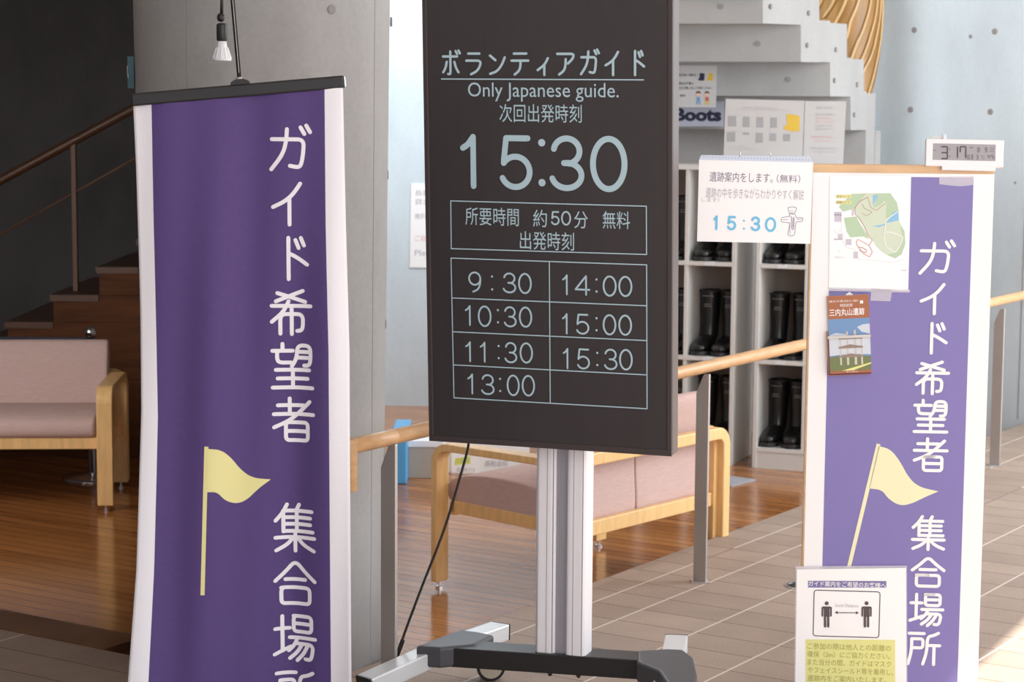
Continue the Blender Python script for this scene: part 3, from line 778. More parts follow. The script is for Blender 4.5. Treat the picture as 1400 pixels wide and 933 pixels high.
letters('ruled_line', rules, 'led', scr)
tm = [[('9', 639.5, 659.5, 370.5, 401), (':', 670, 676, 377, 397), ('3', 687, 707, 372, 402), ('0', 708, 728, 372.5, 403)],
      [('1', 634.5, 649, 416.5, 446.5), ('0', 653, 673, 417, 448), (':', 678, 684, 423, 442), ('3', 688.5, 707.5, 418, 448.5), ('0', 709, 728.5, 418.5, 449)],
      [('1', 635, 649, 466, 496), ('1', 655, 669, 466.5, 496.5), (':', 679, 685, 472, 491), ('3', 689.5, 708.5, 467, 497.5), ('0', 710, 729.5, 467.5, 498)],
      [('1', 638, 652, 510, 540), ('3', 657.5, 677.5, 511, 541), (':', 681, 687, 517, 536), ('0', 692.5, 711.5, 511.5, 542.5), ('0', 713, 732.5, 512, 543)],
      [('1', 767.5, 781, 374.5, 404.5), ('4', 785, 807.5, 375, 405), (':', 812.5, 819, 381, 400), ('0', 823.5, 844, 376, 406.5), ('0', 845, 865.5, 376.5, 407)],
      [('1', 767.5, 781, 427.5, 458), ('5', 786, 807, 428, 458.5), (':', 812.5, 819, 434, 453), ('0', 823.5, 843.5, 429, 459.5), ('0', 845, 865, 429.5, 460)],
      [('1', 768.5, 782, 475, 505.5), ('5', 787.5, 808, 475.5, 506), (':', 813.5, 820, 481.5, 500.5), ('3', 825.5, 845.5, 476, 507), ('0', 846, 866, 476.5, 507.5)]]
for t in tm: letters('departure_time', lambda b, t=t: pxglyphs(b, FD, t, .0046, n_), 'led', scr)
# column: two rounded aluminium profiles with a grooved middle
bt = .165                                                       # height of the cross beam's top
FC = Frame(onz(765, 895, bt), U0, (0, 0, 1))
u0, u1 = FC.uv(731, 760)[0], FC.uv(800.5, 760)[0]; ctop = FC.uv(765, 560)[1]
def prof(ua, ub, r, n0, n1):
    o = [(ua + r, n1), (ub - r, n1)]
    o = []
    for cu, cn, a in ((ub - r, n1 - r, 0), (ua + r, n1 - r, 90), (ua + r, n0 + r, 180), (ub - r, n0 + r, 270)):
        for k in range(7): o.append((cu + r * math.cos(R(a + 15 * k)), cn + r * math.sin(R(a + 15 * k))))
    return o
def colm(name, ua, ub, r, n0, n1, m):
    pts = [FC.pt(u, 0, n) for u, n in prof(ua, ub, r, n0, n1)]; obj(name, prism(pts, FC.V * ctop), m, ds, smooth=False)
cw = u1 - u0
colm('column_profile', u0, u0 + cw * .40, .014, -.075, .0, 'alu'); colm('column_profile', u1 - cw * .40, u1, .014, -.075, .0, 'alu')
colm('column_core', u0 + cw * .37, u1 - cw * .37, .003, -.07, -.010, 'alud')
bm = bmesh.new()
for t in (.06, .24, .36, .44, .48, .52, .56, .64, .76, .94):
    k = -.0095 if .4 < t < .6 else .0002
    fbox(FC, u0 + cw * t - .0008, u0 + cw * t + .0008, 0, ctop, k - .002, k + .0006, bm)
obj('column_groove', bm, 'alud', ds)
hp = FD.pt(W_ / 2, H_ * .35, -.062)
obj('mounting_plate', fbox(FD, W_ / 2 - .16, W_ / 2 + .16, .06, H_ * .7, -.082, -.060), 'black', ds, bevel=.003)
# base: the black cross beam, two hubs, legs splayed forward
hubL = onz(607, 868, bt); hubR = onz(925, 888, bt)
bdir = (hubR - hubL); bdir.z = 0; bdir.normalize(); bback = V3((-bdir.y, bdir.x, 0))
FBm = Frame(V3((hubL.x, hubL.y, bt)), bdir, (0, 0, 1)); LBm = (hubR - hubL).length
cen = FC.pt((u0 + u1) / 2, 0, -.037); cb_ = (cen - FBm.O).dot(bback)
obj('cross_beam', box(.03, LBm - .02, cb_ - .045, cb_ + .045, bt - .052, bt, T=lambda v: V3((hubL.x, hubL.y, 0)) + bdir * v.x + bback * v.y + V3((0, 0, v.z))), 'beam', ds, bevel=.003)
for t in (.5, .62):
    obj('bolt', lathe([(.006, 0), (.006, -.006), (.003, -.010)], FBm.O + bdir * (LBm * t) + bback * (cb_ - .03) + V3((0, 0, -.052))), 'black', ds)


def leg(hub, rear, front, wid, hgt):
    """legs run from the hub to the rear and to the front end; ends given as points on the leg's top"""
    for e_, nm in ((rear, 'leg'), (front, 'leg')):
        h = V3((hub.x, hub.y, bt - .006)); d = (e_ - h); L = d.length; x = d.normalized(); s = V3((0, 0, 1)).cross(x).normalized(); z = x.cross(s)
        T = lambda v: h + x * v.x + s * v.y + z * v.z
        lg = obj(nm, box(.03, L, -wid / 2, wid / 2, -hgt, 0, T=T), 'alul', ds, bevel=.004)
        obj('end_cap', box(L, L + .006, -wid / 2, wid / 2, -hgt, 0, T=T), 'black', lg, bevel=.003)
        # caster beneath the end
        w0 = T(V3((L - .05, 0, -hgt))); r = .040
        cz = r
        ca = obj('caster', box(-.014, .014, -.016, .016, cz + .025, w0.z + .004, T=lambda v: V3((w0.x, w0.y, 0)) + x * v.x + s * v.y + V3((0, 0, v.z))), 'black', ds, bevel=.002)
        ax = (x * .8 + s * .6).normalized()
        ax.z = 0; ax.normalize()
        for sg in (-1, 1):
            c = V3((w0.x, w0.y, cz)) + ax * (sg * .017)
            obj('wheel', lathe([(r, -.008), (r, .008)], c, None, 28, ax), 'black', ca, bevel=.003)
            obj('wheel_cover', lathe([(r * .82, .0), (r * .78, .010), (0, .011)], c, None, 28, ax * sg), 'wheel', ca)
        obj('axle', tube([V3((w0.x, w0.y, cz)) - ax * .02, V3((w0.x, w0.y, cz)) + ax * .02], .006), 'steel', ca)
        obj('axle_fork', box(-.010, .010, -.012, .012, cz, cz + .03, T=lambda v: V3((w0.x, w0.y, 0)) + x * v.x + s * v.y + V3((0, 0, v.z))), 'black', ca)


hl = V3((hubL.x, hubL.y, 0)) + bback * cb_; hr_ = V3((hubR.x, hubR.y, 0)) + bback * cb_
rL = onz(684, 852, .15); fL = onz(498, 926, .118); rR = onz(925, 868, .155); fR = onz(900, 962, .118)
leg(hl, rL, fL, .062, .046); leg(hr_, rR, fR, .062, .046)
for px_ in (((568, 884), (628, 861.5), (652, 864), (676, 869), (650, 882), (602, 886.5)), ((871, 890), (912, 887.5), (934, 888.5), (948, 899), (953, 922), (948, 938), (912, 934), (900, 917), (871, 905))):
    out = [onz(x, y, bt + .004) for x, y in px_]
    bm = prism([V3((p.x, p.y, bt - .052)) for p in out], (0, 0, .057)); obj('hub', bm, 'hub', ds, bevel=.008, seg=3)

# power cable, loose from the display down to the floor
cp = [ony(641, 604, 5.44), ony(636, 628, 5.45), ony(608, 722, 5.45), ony(574, 810, 5.45), ony(545, 891, 5.45)]
f0 = onz(536, 958); f1 = onz(548, 962); 
def crv(P, n=10):
    o = []; P = [V3(p) for p in P]
    for i in range(len(P) - 1):
        a, b, c, d = P[max(i - 1, 0)], P[i], P[i + 1], P[min(i + 2, len(P) - 1)]
        for k in range(n):
            t = k / n; o.append(.5 * ((2 * b) + (c - a) * t + (2 * a - 5 * b + 4 * c - d) * t * t + (3 * b - a - 3 * c + d) * t ** 3))
    return o + [P[-1]]
cbp = cp + [V3((-.318, 5.455, .03)), V3((-.30, 5.48, .005)), V3((-.27, 5.56, .005)), V3((-.20, 5.50, .005)), V3((-.16, 5.35, .005))]
cab = obj('power_cable', tube(crv(cbp), .0035, n=10), 'cable', smooth=True); tag(cab, 'thin black power cable dropping from the timetable display to the floor', 'cable')
obj('connector', tube([ony(551, 875, 5.45), ony(543, 897, 5.45)], .006), 'cable', cab, world=True)

# ================================================================== GUIDE BOARD WITH ITS PAPERS
yb = R(5); UB = V3((math.cos(yb), -math.sin(yb), 0))
FG = Frame(ony(1112, 236, 5.36), UB, (0, 0, 1))
gw = FG.uv(1357.5, 300)[0]; gb = -FG.O.z + .0
gc = FG.pt(gw / 2, 0, -.015)
gbd = thing('guide_board', 'upright white and purple guide meeting board with yellow flag and wooden edge', 'sign board', (gc.x, gc.y, 0))
wt = FG.uv(1180, 225)[1]
obj('panel', fbox(FG, -.006, gw * .9985, gb, wt, -.032, -.001), 'beechl', gbd, bevel=.002)
obj('facing', fbox(FG, -.001, gw, gb, 0.0, -.001, .001), 'white', gbd)
pu = [FG.uv(1131, 500)[0], FG.uv(1326, 400)[0]]; pv = [FG.uv(1230, 960)[1], FG.uv(1230, 242)[1]]
obj('print_field', fbox(FG, pu[0], pu[1], pv[0], pv[1], .001, .0015), 'purpleb', gbd)
for ch, x0, x1, y0, y1 in [('ガ', 1254, 1307, 327, 378), ('イ', 1254, 1297.5, 385, 432), ('ド', 1263, 1297, 439, 486), ('希', 1249, 1300, 491, 541), ('望', 1247, 1298, 545, 594), ('者', 1246.5, 1297.5, 597, 647), ('集', 1244.5, 1294, 704, 754), ('合', 1243.5, 1293.5, 758, 805), ('場', 1241.5, 1291.5, 809, 858), ('所', 1238.5, 1287, 861, 911)]:
    letters('lettering', lambda b: pxglyphs(b, FG, [(ch, x0, x1, y0, y1)], .0084, .0022), 'white', gbd)
flag(FG, FG.at(.0022), ((1201, 607), (1160, 778)), .010, ([(1201, 610), (1217, 614), (1230, 630), (1242, 653), (1256, 666), (1283, 672)], [(1188, 668), (1206, 670), (1214, 682), (1230, 692), (1246, 689), (1264, 680), (1283, 672)]), 'flag_emblem', 'yellowb', gbd, .05)

# site map sheet taped to the board
sm_ = thing('map_sheet', 'white sheet with a green site map taped to the guide board', 'paper', FG.pt(*FG.uv(1189, 398), .004))
q = uvs(FG, [(1134.5, 240.5), (1245.5, 240), (1241.5, 398), (1133, 395)])
obj('sheet', fpoly(FG, q[::-1], .0022, .0032), 'laminate', sm_)
def sheet(name, px, m, parent, n, fr=None): return obj(name, fsheet(fr or FG, uvs(fr or FG, px), n), m, parent)
mz = lambda pts: [(1125 + x * .1823, 235 + y * .1822) for x, y in pts]
sheet('map_field', mz([(118, 262), (215, 165), (330, 160), (505, 160), (555, 230), (570, 300), (572, 370), (610, 440), (618, 540), (590, 620), (540, 650), (470, 620), (440, 600), (400, 560), (372, 515), (345, 480), (300, 400), (255, 330), (230, 280), (150, 300)]), 'greenl', sm_, .0034)
sheet('map_field', mz([(118, 262), (215, 165), (325, 163), (285, 210), (235, 275), (150, 300)]), 'green', sm_, .0035)
sheet('map_field', mz([(155, 345), (250, 335), (280, 390), (330, 470), (345, 505), (300, 485), (205, 492), (178, 450)]), 'green', sm_, .0035)
sheet('map_field', mz([(390, 165), (505, 160), (555, 230), (568, 300), (530, 310), (475, 360), (470, 290), (480, 235), (460, 215), (430, 250), (375, 272), (395, 225)]), 'green', sm_, .0035)
sheet('map_field', mz([(575, 400), (612, 445), (618, 540), (590, 620), (540, 650), (480, 622), (560, 600), (600, 500)]), 'green', sm_, .0035)
sheet('map_pond', mz([(375, 172), (412, 180), (388, 225), (374, 255)]), 'blue', sm_, .0037)
sheet('map_pond', mz([(525, 305), (565, 295), (568, 365), (470, 385), (500, 350)]), 'blue', sm_, .0037)
sheet('map_pond', mz([(365, 410), (440, 398), (470, 385), (462, 400), (420, 415)]), 'blue', sm_, .0037)
def mline(pts, w_, m, n=.0039, nm='map_route'):
    bm = bmesh.new(); stroke(bm, rounded([FG.uv(*p) for p in mz(pts)], .004), w_, FG.at(n)); obj(nm, bm, m, sm_)
mline([(335, 190), (272, 225), (240, 270), (240, 320), (275, 350), (310, 410), (340, 480), (372, 512), (345, 552)], .0016, 'route')
mline([(335, 190), (350, 235), (360, 270), (400, 290), (470, 235)], .0012, 'route'); mline([(295, 240), (310, 275), (370, 300), (330, 330), (290, 310)], .001, 'route')
mline([(345, 552), (290, 520), (258, 505), (250, 540), (300, 610), (350, 640), (372, 600), (345, 552)], .0022, 'red')
mline([(265, 570), (290, 565), (330, 590), (320, 610), (275, 590)], .0018, 'route')
mline([(455, 480), (470, 560), (540, 605), (580, 550), (600, 490), (560, 470), (520, 455), (475, 450)], .0024, 'white'); mline([(560, 300), (470, 360), (462, 470)], .0022, 'white')
mline([(85, 430), (100, 470), (120, 440), (150, 450), (155, 540), (180, 570), (240, 580), (270, 660)], .0008, 'mapgrey'); mline([(130, 300), (140, 440)], .0008, 'mapgrey')
mline([(270, 660), (400, 665), (520, 680), (620, 655)], .0008, 'mapgrey'); mline([(120, 580), (120, 615)], .0006, 'mapgrey'); mline([(100, 597), (138, 597)], .0006, 'mapgrey')
for x, y, a, b in ((85, 300, 140, 375), (112, 465, 145, 510), (170, 505, 215, 550), (215, 275, 232, 330), (228, 600, 262, 650)):
    bm = fsheet(FG, uvs(FG, mz([(x, y), (a, y), (a, b), (x, b)])), .0036); obj('map_block', bm, 'mapgrey', sm_)
for y in (172, 216):
    sheet('map_label', mz([(95, y), (213, y), (213, y + 26), (95, y + 26)]), 'hl', sm_, .0036)
def mtx(s, x0, x1, y0, y1, m, n=.0040):
    (a, b), (c, d) = mz([(x0, y0), (x1, y1)]); bm = bmesh.new(); pxtext(bm, FG, s, a, c, b, d, n); obj('lettering', bm, m, sm_)
mtx('見学コース', 103, 203, 176, 194, 'ink'); mtx('順路ガイド', 103, 203, 220, 238, 'ink'); mtx('駐車場', 84, 140, 316, 330, 'ink'); mtx('遺跡入口', 82, 145, 500, 512, 'ink'); mtx('正面入口', 85, 160, 634, 648, 'inkl'); mtx('案内図', 588, 625, 732, 746, 'inkl')
for nm, px in (('tape', [(1133, 393), (1244, 396), (1243.5, 400), (1133, 398)]), ('tape', [(1191, 394), (1220, 396), (1217, 412), (1190, 411)])):
    obj(nm, fpoly(FG, uvs(FG, px)[::-1], .0034, .0040), 'tape', sm_)
tp = obj('clear_tape', fpoly(FG, uvs(FG, [(1284, 242), (1331, 241), (1330, 253), (1312, 255), (1284, 252)])[::-1], .0018, .0023), 'tape'); tag(tp, 'clear tape patch at the top corner of the purple guide board', 'tape')

# brochure in its holder
ib = uvs(FG, [(1131, 400), (1187.5, 408), (1190.5, 507), (1135, 511)])
FR = Frame(FG.pt(*ib[3], .012), FG.pt(*FG.uv(1190.5, 508.5)) - FG.pt(*FG.uv(1135, 511)), FG.V)
bw = .105; bh = FR.uv(1160, 404)[1]
bw = FR.uv(1190, 470)[0]
bro = thing('brochure', 'brown topped brochure with tall timber tower picture on the guide board', 'brochure', FR.O)
obj('pages', fbox(FR, -.001, bw - .001, 0, bh, -.011, -.0015), 'bpage', bro, bevel=.001)
cv = obj('cover', fbox(FR, 0, bw, 0, bh, -.0015, 0), 'orange', bro)
def bq(x, y): return (x - 100) / 362 * bw, (860 - y) / 685 * bh
def bsh(nm, pts, m, n): return obj(nm, fsheet(FR, [bq(*p) for p in pts], n), m, cv)
bsh('cover_picture', [(100, 835), (462, 835), (462, 378), (100, 378)], 'bsky', .0003)
for pts in ([(100, 520), (160, 500), (260, 515), (330, 560), (462, 540), (462, 700), (300, 690), (100, 700)], [(350, 455), (400, 435), (462, 430), (462, 520), (390, 500)]): bsh('cover_picture', pts, 'cloud', .0005)
bsh('cover_picture', [(100, 715), (200, 700), (330, 710), (462, 715), (462, 835), (100, 835)], 'bgrass', .0007)
bsh('cover_picture', [(200, 835), (462, 770), (462, 782), (300, 835)], 'hl', .0008)
for x0, x1, y0 in ((190, 206, 540), (250, 270, 490), (318, 340, 480), (375, 392, 560)): bsh('cover_picture', [(x0, 785), (x1, 785), (x1 - 2, y0), (x0 + 2, y0)], 'bposts', .0009)
for y in (545, 625, 705): bsh('cover_picture', [(180, y), (285, y - 20), (395, y), (395, y + 14), (180, y + 14)], 'btower', .0010)
def bt_(s, x0, x1, y0, y1, off=0.0):
    bm = bmesh.new(); a, b = bq(x0, y1), bq(x1, y0); text(bm, s, a[0], b[0], a[1], b[1], FR.at(.0004), off); obj('lettering', bm, 'white', cv)
bt_('三内丸山遺跡', 112, 422, 288, 352, .012); bt_('特別史跡', 208, 318, 246, 275); bt_('縄文の森', 112, 240, 212, 232); bt_('見学のご案内', 245, 368, 214, 234); bt_('さんない', 240, 345, 836, 852)
bsh('emblem', [(385, 225), (412, 225), (412, 252), (385, 252)], 'white', .0005)
hb = obj('brochure_holder', fbox(FR, -.004, bw + .001, bh * .455, bh * .49, .0035, .0055), 'steel'); tag(hb, 'grey holder strip across the brochure on the guide board', 'holder')
fbm = bmesh.new(); fbox(FR, -.005, -.0035, -.003, bh * .55, -.011, .0055, fbm); fbox(FR, -.005, bw, -.004, -.0025, -.011, .002, fbm); obj('holder_tray', fbm, 'orange', hb)
q = uvs(FG, [(1134, 399), (1186, 401), (1186, 410), (1134, 408)]); q2 = FG.uv(1161, 404)
bc_ = obj('leaflet', fpoly(FG, q[::-1], .0018, .006), 'band'); tag(bc_, 'purple leaflet with a white flower showing above the brochure', 'leaflet')
bm = bmesh.new()
for k in range(5): disc(bm, q2[0] + .005 * math.cos(k * 1.257 + .3), q2[1] + .005 * math.sin(k * 1.257 + .3), .004, FG.at(.0064))
obj('flower_emblem', bm, 'white', bc_)

# laminated distance notice at the board's foot
nt = thing('distance_notice', 'laminated white distance notice with two standing figures on the board front', 'notice', FG.pt(*FG.uv(1163, 933), .005))
FNt = Frame(FG.pt(*FG.uv(1163, 850), .0075), UB, V3((.012, 0, 1)))
q = [FNt.uv(*p) for p in ((1089.5, 779), (1238.5, 777), (1239.5, 988), (1086.5, 988))]
obj('pouch', fpoly(FNt, [FNt.uv(*p) for p in ((1088, 775), (1240, 774), (1241, 990), (1085, 990))][::-1], -.003, -.0012), 'tape', nt)
obj('sheet', fpoly(FNt, q[::-1], -.001, .0), 'laminate', nt)
nz_ = lambda x, y: (1075 + x * .18537, 760 + y * .18537)
def nsh(nm, pts, m, n): return obj(nm, fsheet(FNt, [FNt.uv(*nz_(*p)) for p in pts], n), m, nt)
def ntx(s, x0, x1, y0, y1, m, n=.0009, off=0.0):
    a, b = nz_(x0, y0); c, d = nz_(x1, y1); bm = bmesh.new(); pxtext(bm, FNt, s, a, c, b, d, n, off); obj('lettering', bm, m, nt)
nsh('title_band', [(160, 186), (738, 188), (738, 237), (160, 236)], 'band', .0004); ntx('ガイド案内をご希望のお客様へ', 163, 735, 193, 233, 'white', off=.008)
o_ = [FNt.uv(*nz_(*p)) for p in ((199, 264), (692, 268), (690, 594), (198, 592))]
bm = bmesh.new(); rr = rrect(o_[3][0], o_[1][0], o_[3][1], o_[1][1], .007); rr = [V3((*p, 0)) for p in rr] ; stroke(bm, rr + [rr[0]], .0024, FNt.at(.0005)); obj('frame_line', bm, 'pic', nt)
for dx in (0, 294):
    bm = bmesh.new(); f_ = FNt.at(.0006)
    P = lambda x, y: V3((*FNt.uv(*nz_(x + dx, y)), 0)); s_ = lambda k: abs(FNt.uv(*nz_(k, 400))[0] - FNt.uv(*nz_(0, 400))[0])
    c = P(298, 352); disc(bm, c.x, c.y, s_(15), f_)
    bm.faces.new([bm.verts.new(f_(*P(*p).xy)) for p in ((276, 376), (320, 376), (320, 452), (276, 452))])
    for p, q_, w_ in (((267, 385), (266, 444), 13), ((330, 385), (329, 444), 13), ((286, 448), (286, 522), 18), ((309, 448), (309, 522), 18), ((272, 383), (324, 383), 16)):
        stroke(bm, [P(*p), P(*q_)], s_(w_), f_)
    obj('pictogram', bm, 'pic', nt)
bm = bmesh.new(); f_ = FNt.at(.0006); P = lambda x, y: V3((*FNt.uv(*nz_(x, y)), 0)); stroke(bm, [P(372, 421), P(520, 422)], .0022, f_)
for t in ((357, 420, 380, 408, 380, 433), (536, 422, 513, 410, 513, 435)): bm.faces.new([bm.verts.new(f_(*P(t[k], t[k + 1]).xy)) for k in (0, 2, 4)])
obj('arrow', bm, 'pic', nt); ntx('Social Distance', 360, 532, 356, 380, 'inkl')
nsh('highlight_field', [(142, 618), (802, 622), (805, 1190), (142, 1190)], 'hl', .0004)
for k, (s, a, b) in enumerate((('ご参加の際は他人との距離の', 155, 772), ('確保（2m）にご協力ください。', 155, 765), ('また当分の間、ガイドはマスク', 155, 772), ('やフェイスシールド等を着用し、', 158, 790), ('遺跡内をご案内いたします。', 155, 735))):
    ntx(s, a, b, 652 + k * 59, 698 + k * 59, 'olive')

# flip pad with today's tour time, on an arm from the board
fp = thing('flip_pad', 'white ring bound flip card reading 15:30 in blue beside the guide board', 'sign', FG.pt(*FG.uv(1033, 333)))
FF = Frame(ony(956.5, 331, 5.33), V3((1, -.10, 0)) + V3((0, 0, -.014)), V3((-.005, 0, 1)))
def fz(x, y): return FF.uv(950 + x * .15, 200 + y * .15)
obj('backing', fpoly(FF, [fz(28, 868), fz(1050, 885), fz(1075, 140), fz(1050, 92), fz(60, 82), fz(40, 122)], -.012, -.003), 'header', fp)
obj('page', fpoly(FF, [fz(20, 868), fz(1052, 890), fz(1078, 148), fz(38, 124)], -.003, 0), 'laminate', fp)
obj('header_strip', fpoly(FF, [fz(38, 124), fz(1078, 148), fz(1052, 94), fz(58, 82)], -.003, .0006), 'header', fp)
bm = bmesh.new()
for k in range(34):
    u, v = fz(80 + k * 29, 98 + k * .85); disc(bm, u, v, .0011, FF.at(.0010), 8)
obj('punch_hole', bm, 'ink', fp)
for x in (412, 690):
    c = [fz(x, y) for y in (112, 45)]; a = FF.pt(*c[0], .003); b = FF.pt(*c[1], -.002); m_ = (a + b) / 2
    ring = [m_ + FF.V * (.0058 * math.sin(R(t))) - FF.N * (.006 * math.cos(R(t))) + FF.N * -.004 for t in range(0, 361, 20)]
    obj('ring', tube(ring, .0012, n=8), 'chrome', fp, smooth=True)
def ftx(s, x0, x1, y0, y1, m, off=0.0):
    a, b = fz(x0, y1), fz(x1, y0); bm = bmesh.new(); text(bm, s, a[0], b[0], a[1], b[1], FF.at(.0006), off); obj('lettering', bm, m, fp)
ftx('遺跡案内をします。', 133, 712, 245, 322, 'ink'); ftx('（無料）', 745, 962, 262, 332, 'ink'); ftx('遺跡の中を歩きながらわかりやすく解説', 98, 995, 398, 470, 'inkl'); ftx('します）', 62, 222, 472, 508, 'inkl')
bm = bmesh.new()
for ch, x0, x1, y0, y1 in (('1', 160, 228, 628, 768), ('5', 285, 385, 632, 770), ('3', 505, 605, 638, 778), ('0', 632, 748, 645, 785)):
    a, b = fz(x0, y1), fz(x1, y0); glyph(bm, ch, a[0], b[0], a[1], b[1], .0060, FF.at(.0006))
for y in (680, 752):
    u, v = fz(447, y); disc(bm, u, v, .0028, FF.at(.0006))
obj('lettering', bm, 'cyan', fp)
# plain cross-shaped clay figure outline
bm = bmesh.new()
def fs(pts, w_=.0011, r=.004): stroke(bm, rounded([fz(*p) for p in pts], r), w_, FF.at(.0007))
fs([(868, 640), (790, 650), (785, 690), (868, 700), (845, 810), (885, 822), (910, 805), (922, 690), (985, 685), (985, 650), (925, 655), (915, 620), (855, 618), (868, 640)], .0014)
fs([(850, 560), (858, 610), (912, 612), (930, 560), (890, 552), (850, 560)], .0014); fs([(880, 640), (884, 760), (900, 760), (906, 650)], .0016); fs([(865, 700), (868, 800)]); fs([(895, 650), (893, 740)], .0012); fs([(800, 670), (850, 668)]); fs([(930, 668), (975, 665)]); fs([(872, 590), (896, 590)])
obj('figure_drawing', bm, 'figure', fp)
ua, va_ = fz(1000, 500)
obj('support_arm', fbox(FF, ua - .04, ua + .11, va_ - .012, va_ + .012, -.094, -.082), 'beechl', fp, bevel=.001)
obj('support_arm', fbox(FF, ua - .04, ua - .02, va_ - .012, va_ + .012, -.082, -.012), 'beechl', fp)

# radio clock on the board's top edge
zt = FG.pt(0, wt).z
FK = Frame(FG.pt(*FG.uv(1266.5, 228), .020), UB, (0, 0, 1)); FK.O.z = zt
FK = Frame(FK.O, UB + V3((0, 0, -.012)), V3((0, .14, 1)))
def kz(x, y): return FK.uv(1255 + x * .09286, 175 + y * .09286)
ck = thing('radio_clock', 'small white radio clock reading 3:17 on top of the guide board', 'clock', FK.pt(.09, 0))
k0, k1 = kz(112, 556), kz(1268, 180); kw = k1[0] - k0[0]
obj('case', fbox(FK, k0[0], k1[0], k0[1] + .0, k1[1], -.028, 0), 'clock', ck, bevel=.002)
kl0, kl1 = kz(216, 470), kz(1146, 246); lc = obj('lcd_panel', fbox(FK, kl0[0], kl1[0], kl0[1], kl1[1], 0, .0005), 'lcd', ck)
SEG = {'0': 'abcdef', '1': 'bc', '2': 'abged', '3': 'abgcd', '4': 'fgbc', '5': 'afgcd', '6': 'afgedc', '7': 'fabc', '8': 'abcdefg', '9': 'abcdfg'}
def seg7(bm, ch, x0, x1, y0, y1, w_, n=.0009):
    ym = (y0 + y1) / 2; g = {'a': ((x0, y0), (x1, y0)), 'b': ((x1, y0), (x1, ym)), 'c': ((x1, ym), (x1, y1)), 'd': ((x0, y1), (x1, y1)), 'e': ((x0, ym), (x0, y1)), 'f': ((x0, y0), (x0, ym)), 'g': ((x0, ym), (x1, ym))}
    for s in SEG[ch]:
        p, q_ = [V3((*kz(*t), 0)) for t in g[s]]; stroke(bm, [p + (q_ - p) * .07, q_ - (q_ - p) * .07], w_, FK.at(n))
bm = bmesh.new(); seg7(bm, '3', 348, 432, 278, 452, .0036); seg7(bm, '1', 560, 582, 278, 440, .0034); seg7(bm, '7', 622, 704, 278, 442, .0034)
for y in (312, 420):
    u, v = kz(466, y); disc(bm, u, v, .0016, FK.at(.0009))
obj('digit', bm, 'lcdi', lc)
bm = bmesh.new(); seg7(bm, '8', 880, 906, 292, 356, .0016); seg7(bm, '9', 990, 1016, 292, 356, .0016)
for ch, x in (('0', 732), ('3', 782), ('3', 860), ('4', 1030), ('7', 1080)): seg7(bm, ch, x, x + 24, 400, 458, .0016)
obj('digit', bm, 'lcdl', lc)
bm = bmesh.new(); a, b = kz(1064, 358), kz(1114, 290); text(bm, '日', a[0], b[0], a[1], b[1], FK.at(.0009)); a, b = kz(925, 458), kz(985, 405); text(bm, '℃', a[0], b[0], a[1], b[1], FK.at(.0009)); a, b = kz(1112, 458), kz(1140, 420); text(bm, '%', a[0], b[0], a[1], b[1], FK.at(.0009))
a, b = kz(762, 298), kz(812, 282); quad(bm, a[0], b[0], a[1], b[1], FK.at(.0009)); a, b = kz(225, 335), kz(268, 326); quad(bm, a[0], b[0], a[1], b[1], FK.at(.0009))
obj('lettering', bm, 'lcdl', lc)
obj('foot', fbox(FK, kw * .19, kw * .88, -.0105, .0005, -.018, -.001), 'clock', ck, bevel=.001)
obj('stand_flap', fpoly(FK, [kz(140, 178), kz(380, 178), kz(378, 82), kz(150, 130)], -.034, -.028), 'steel', ck); a, b = kz(382, 182), kz(436, 78); obj('top_button', fbox(FK, a[0], b[0], a[1], b[1], -.030, -.018), 'clock', ck, bevel=.001)
# a folded card wedged under the clock
a, b = kz(318, 640), kz(1195, 560)
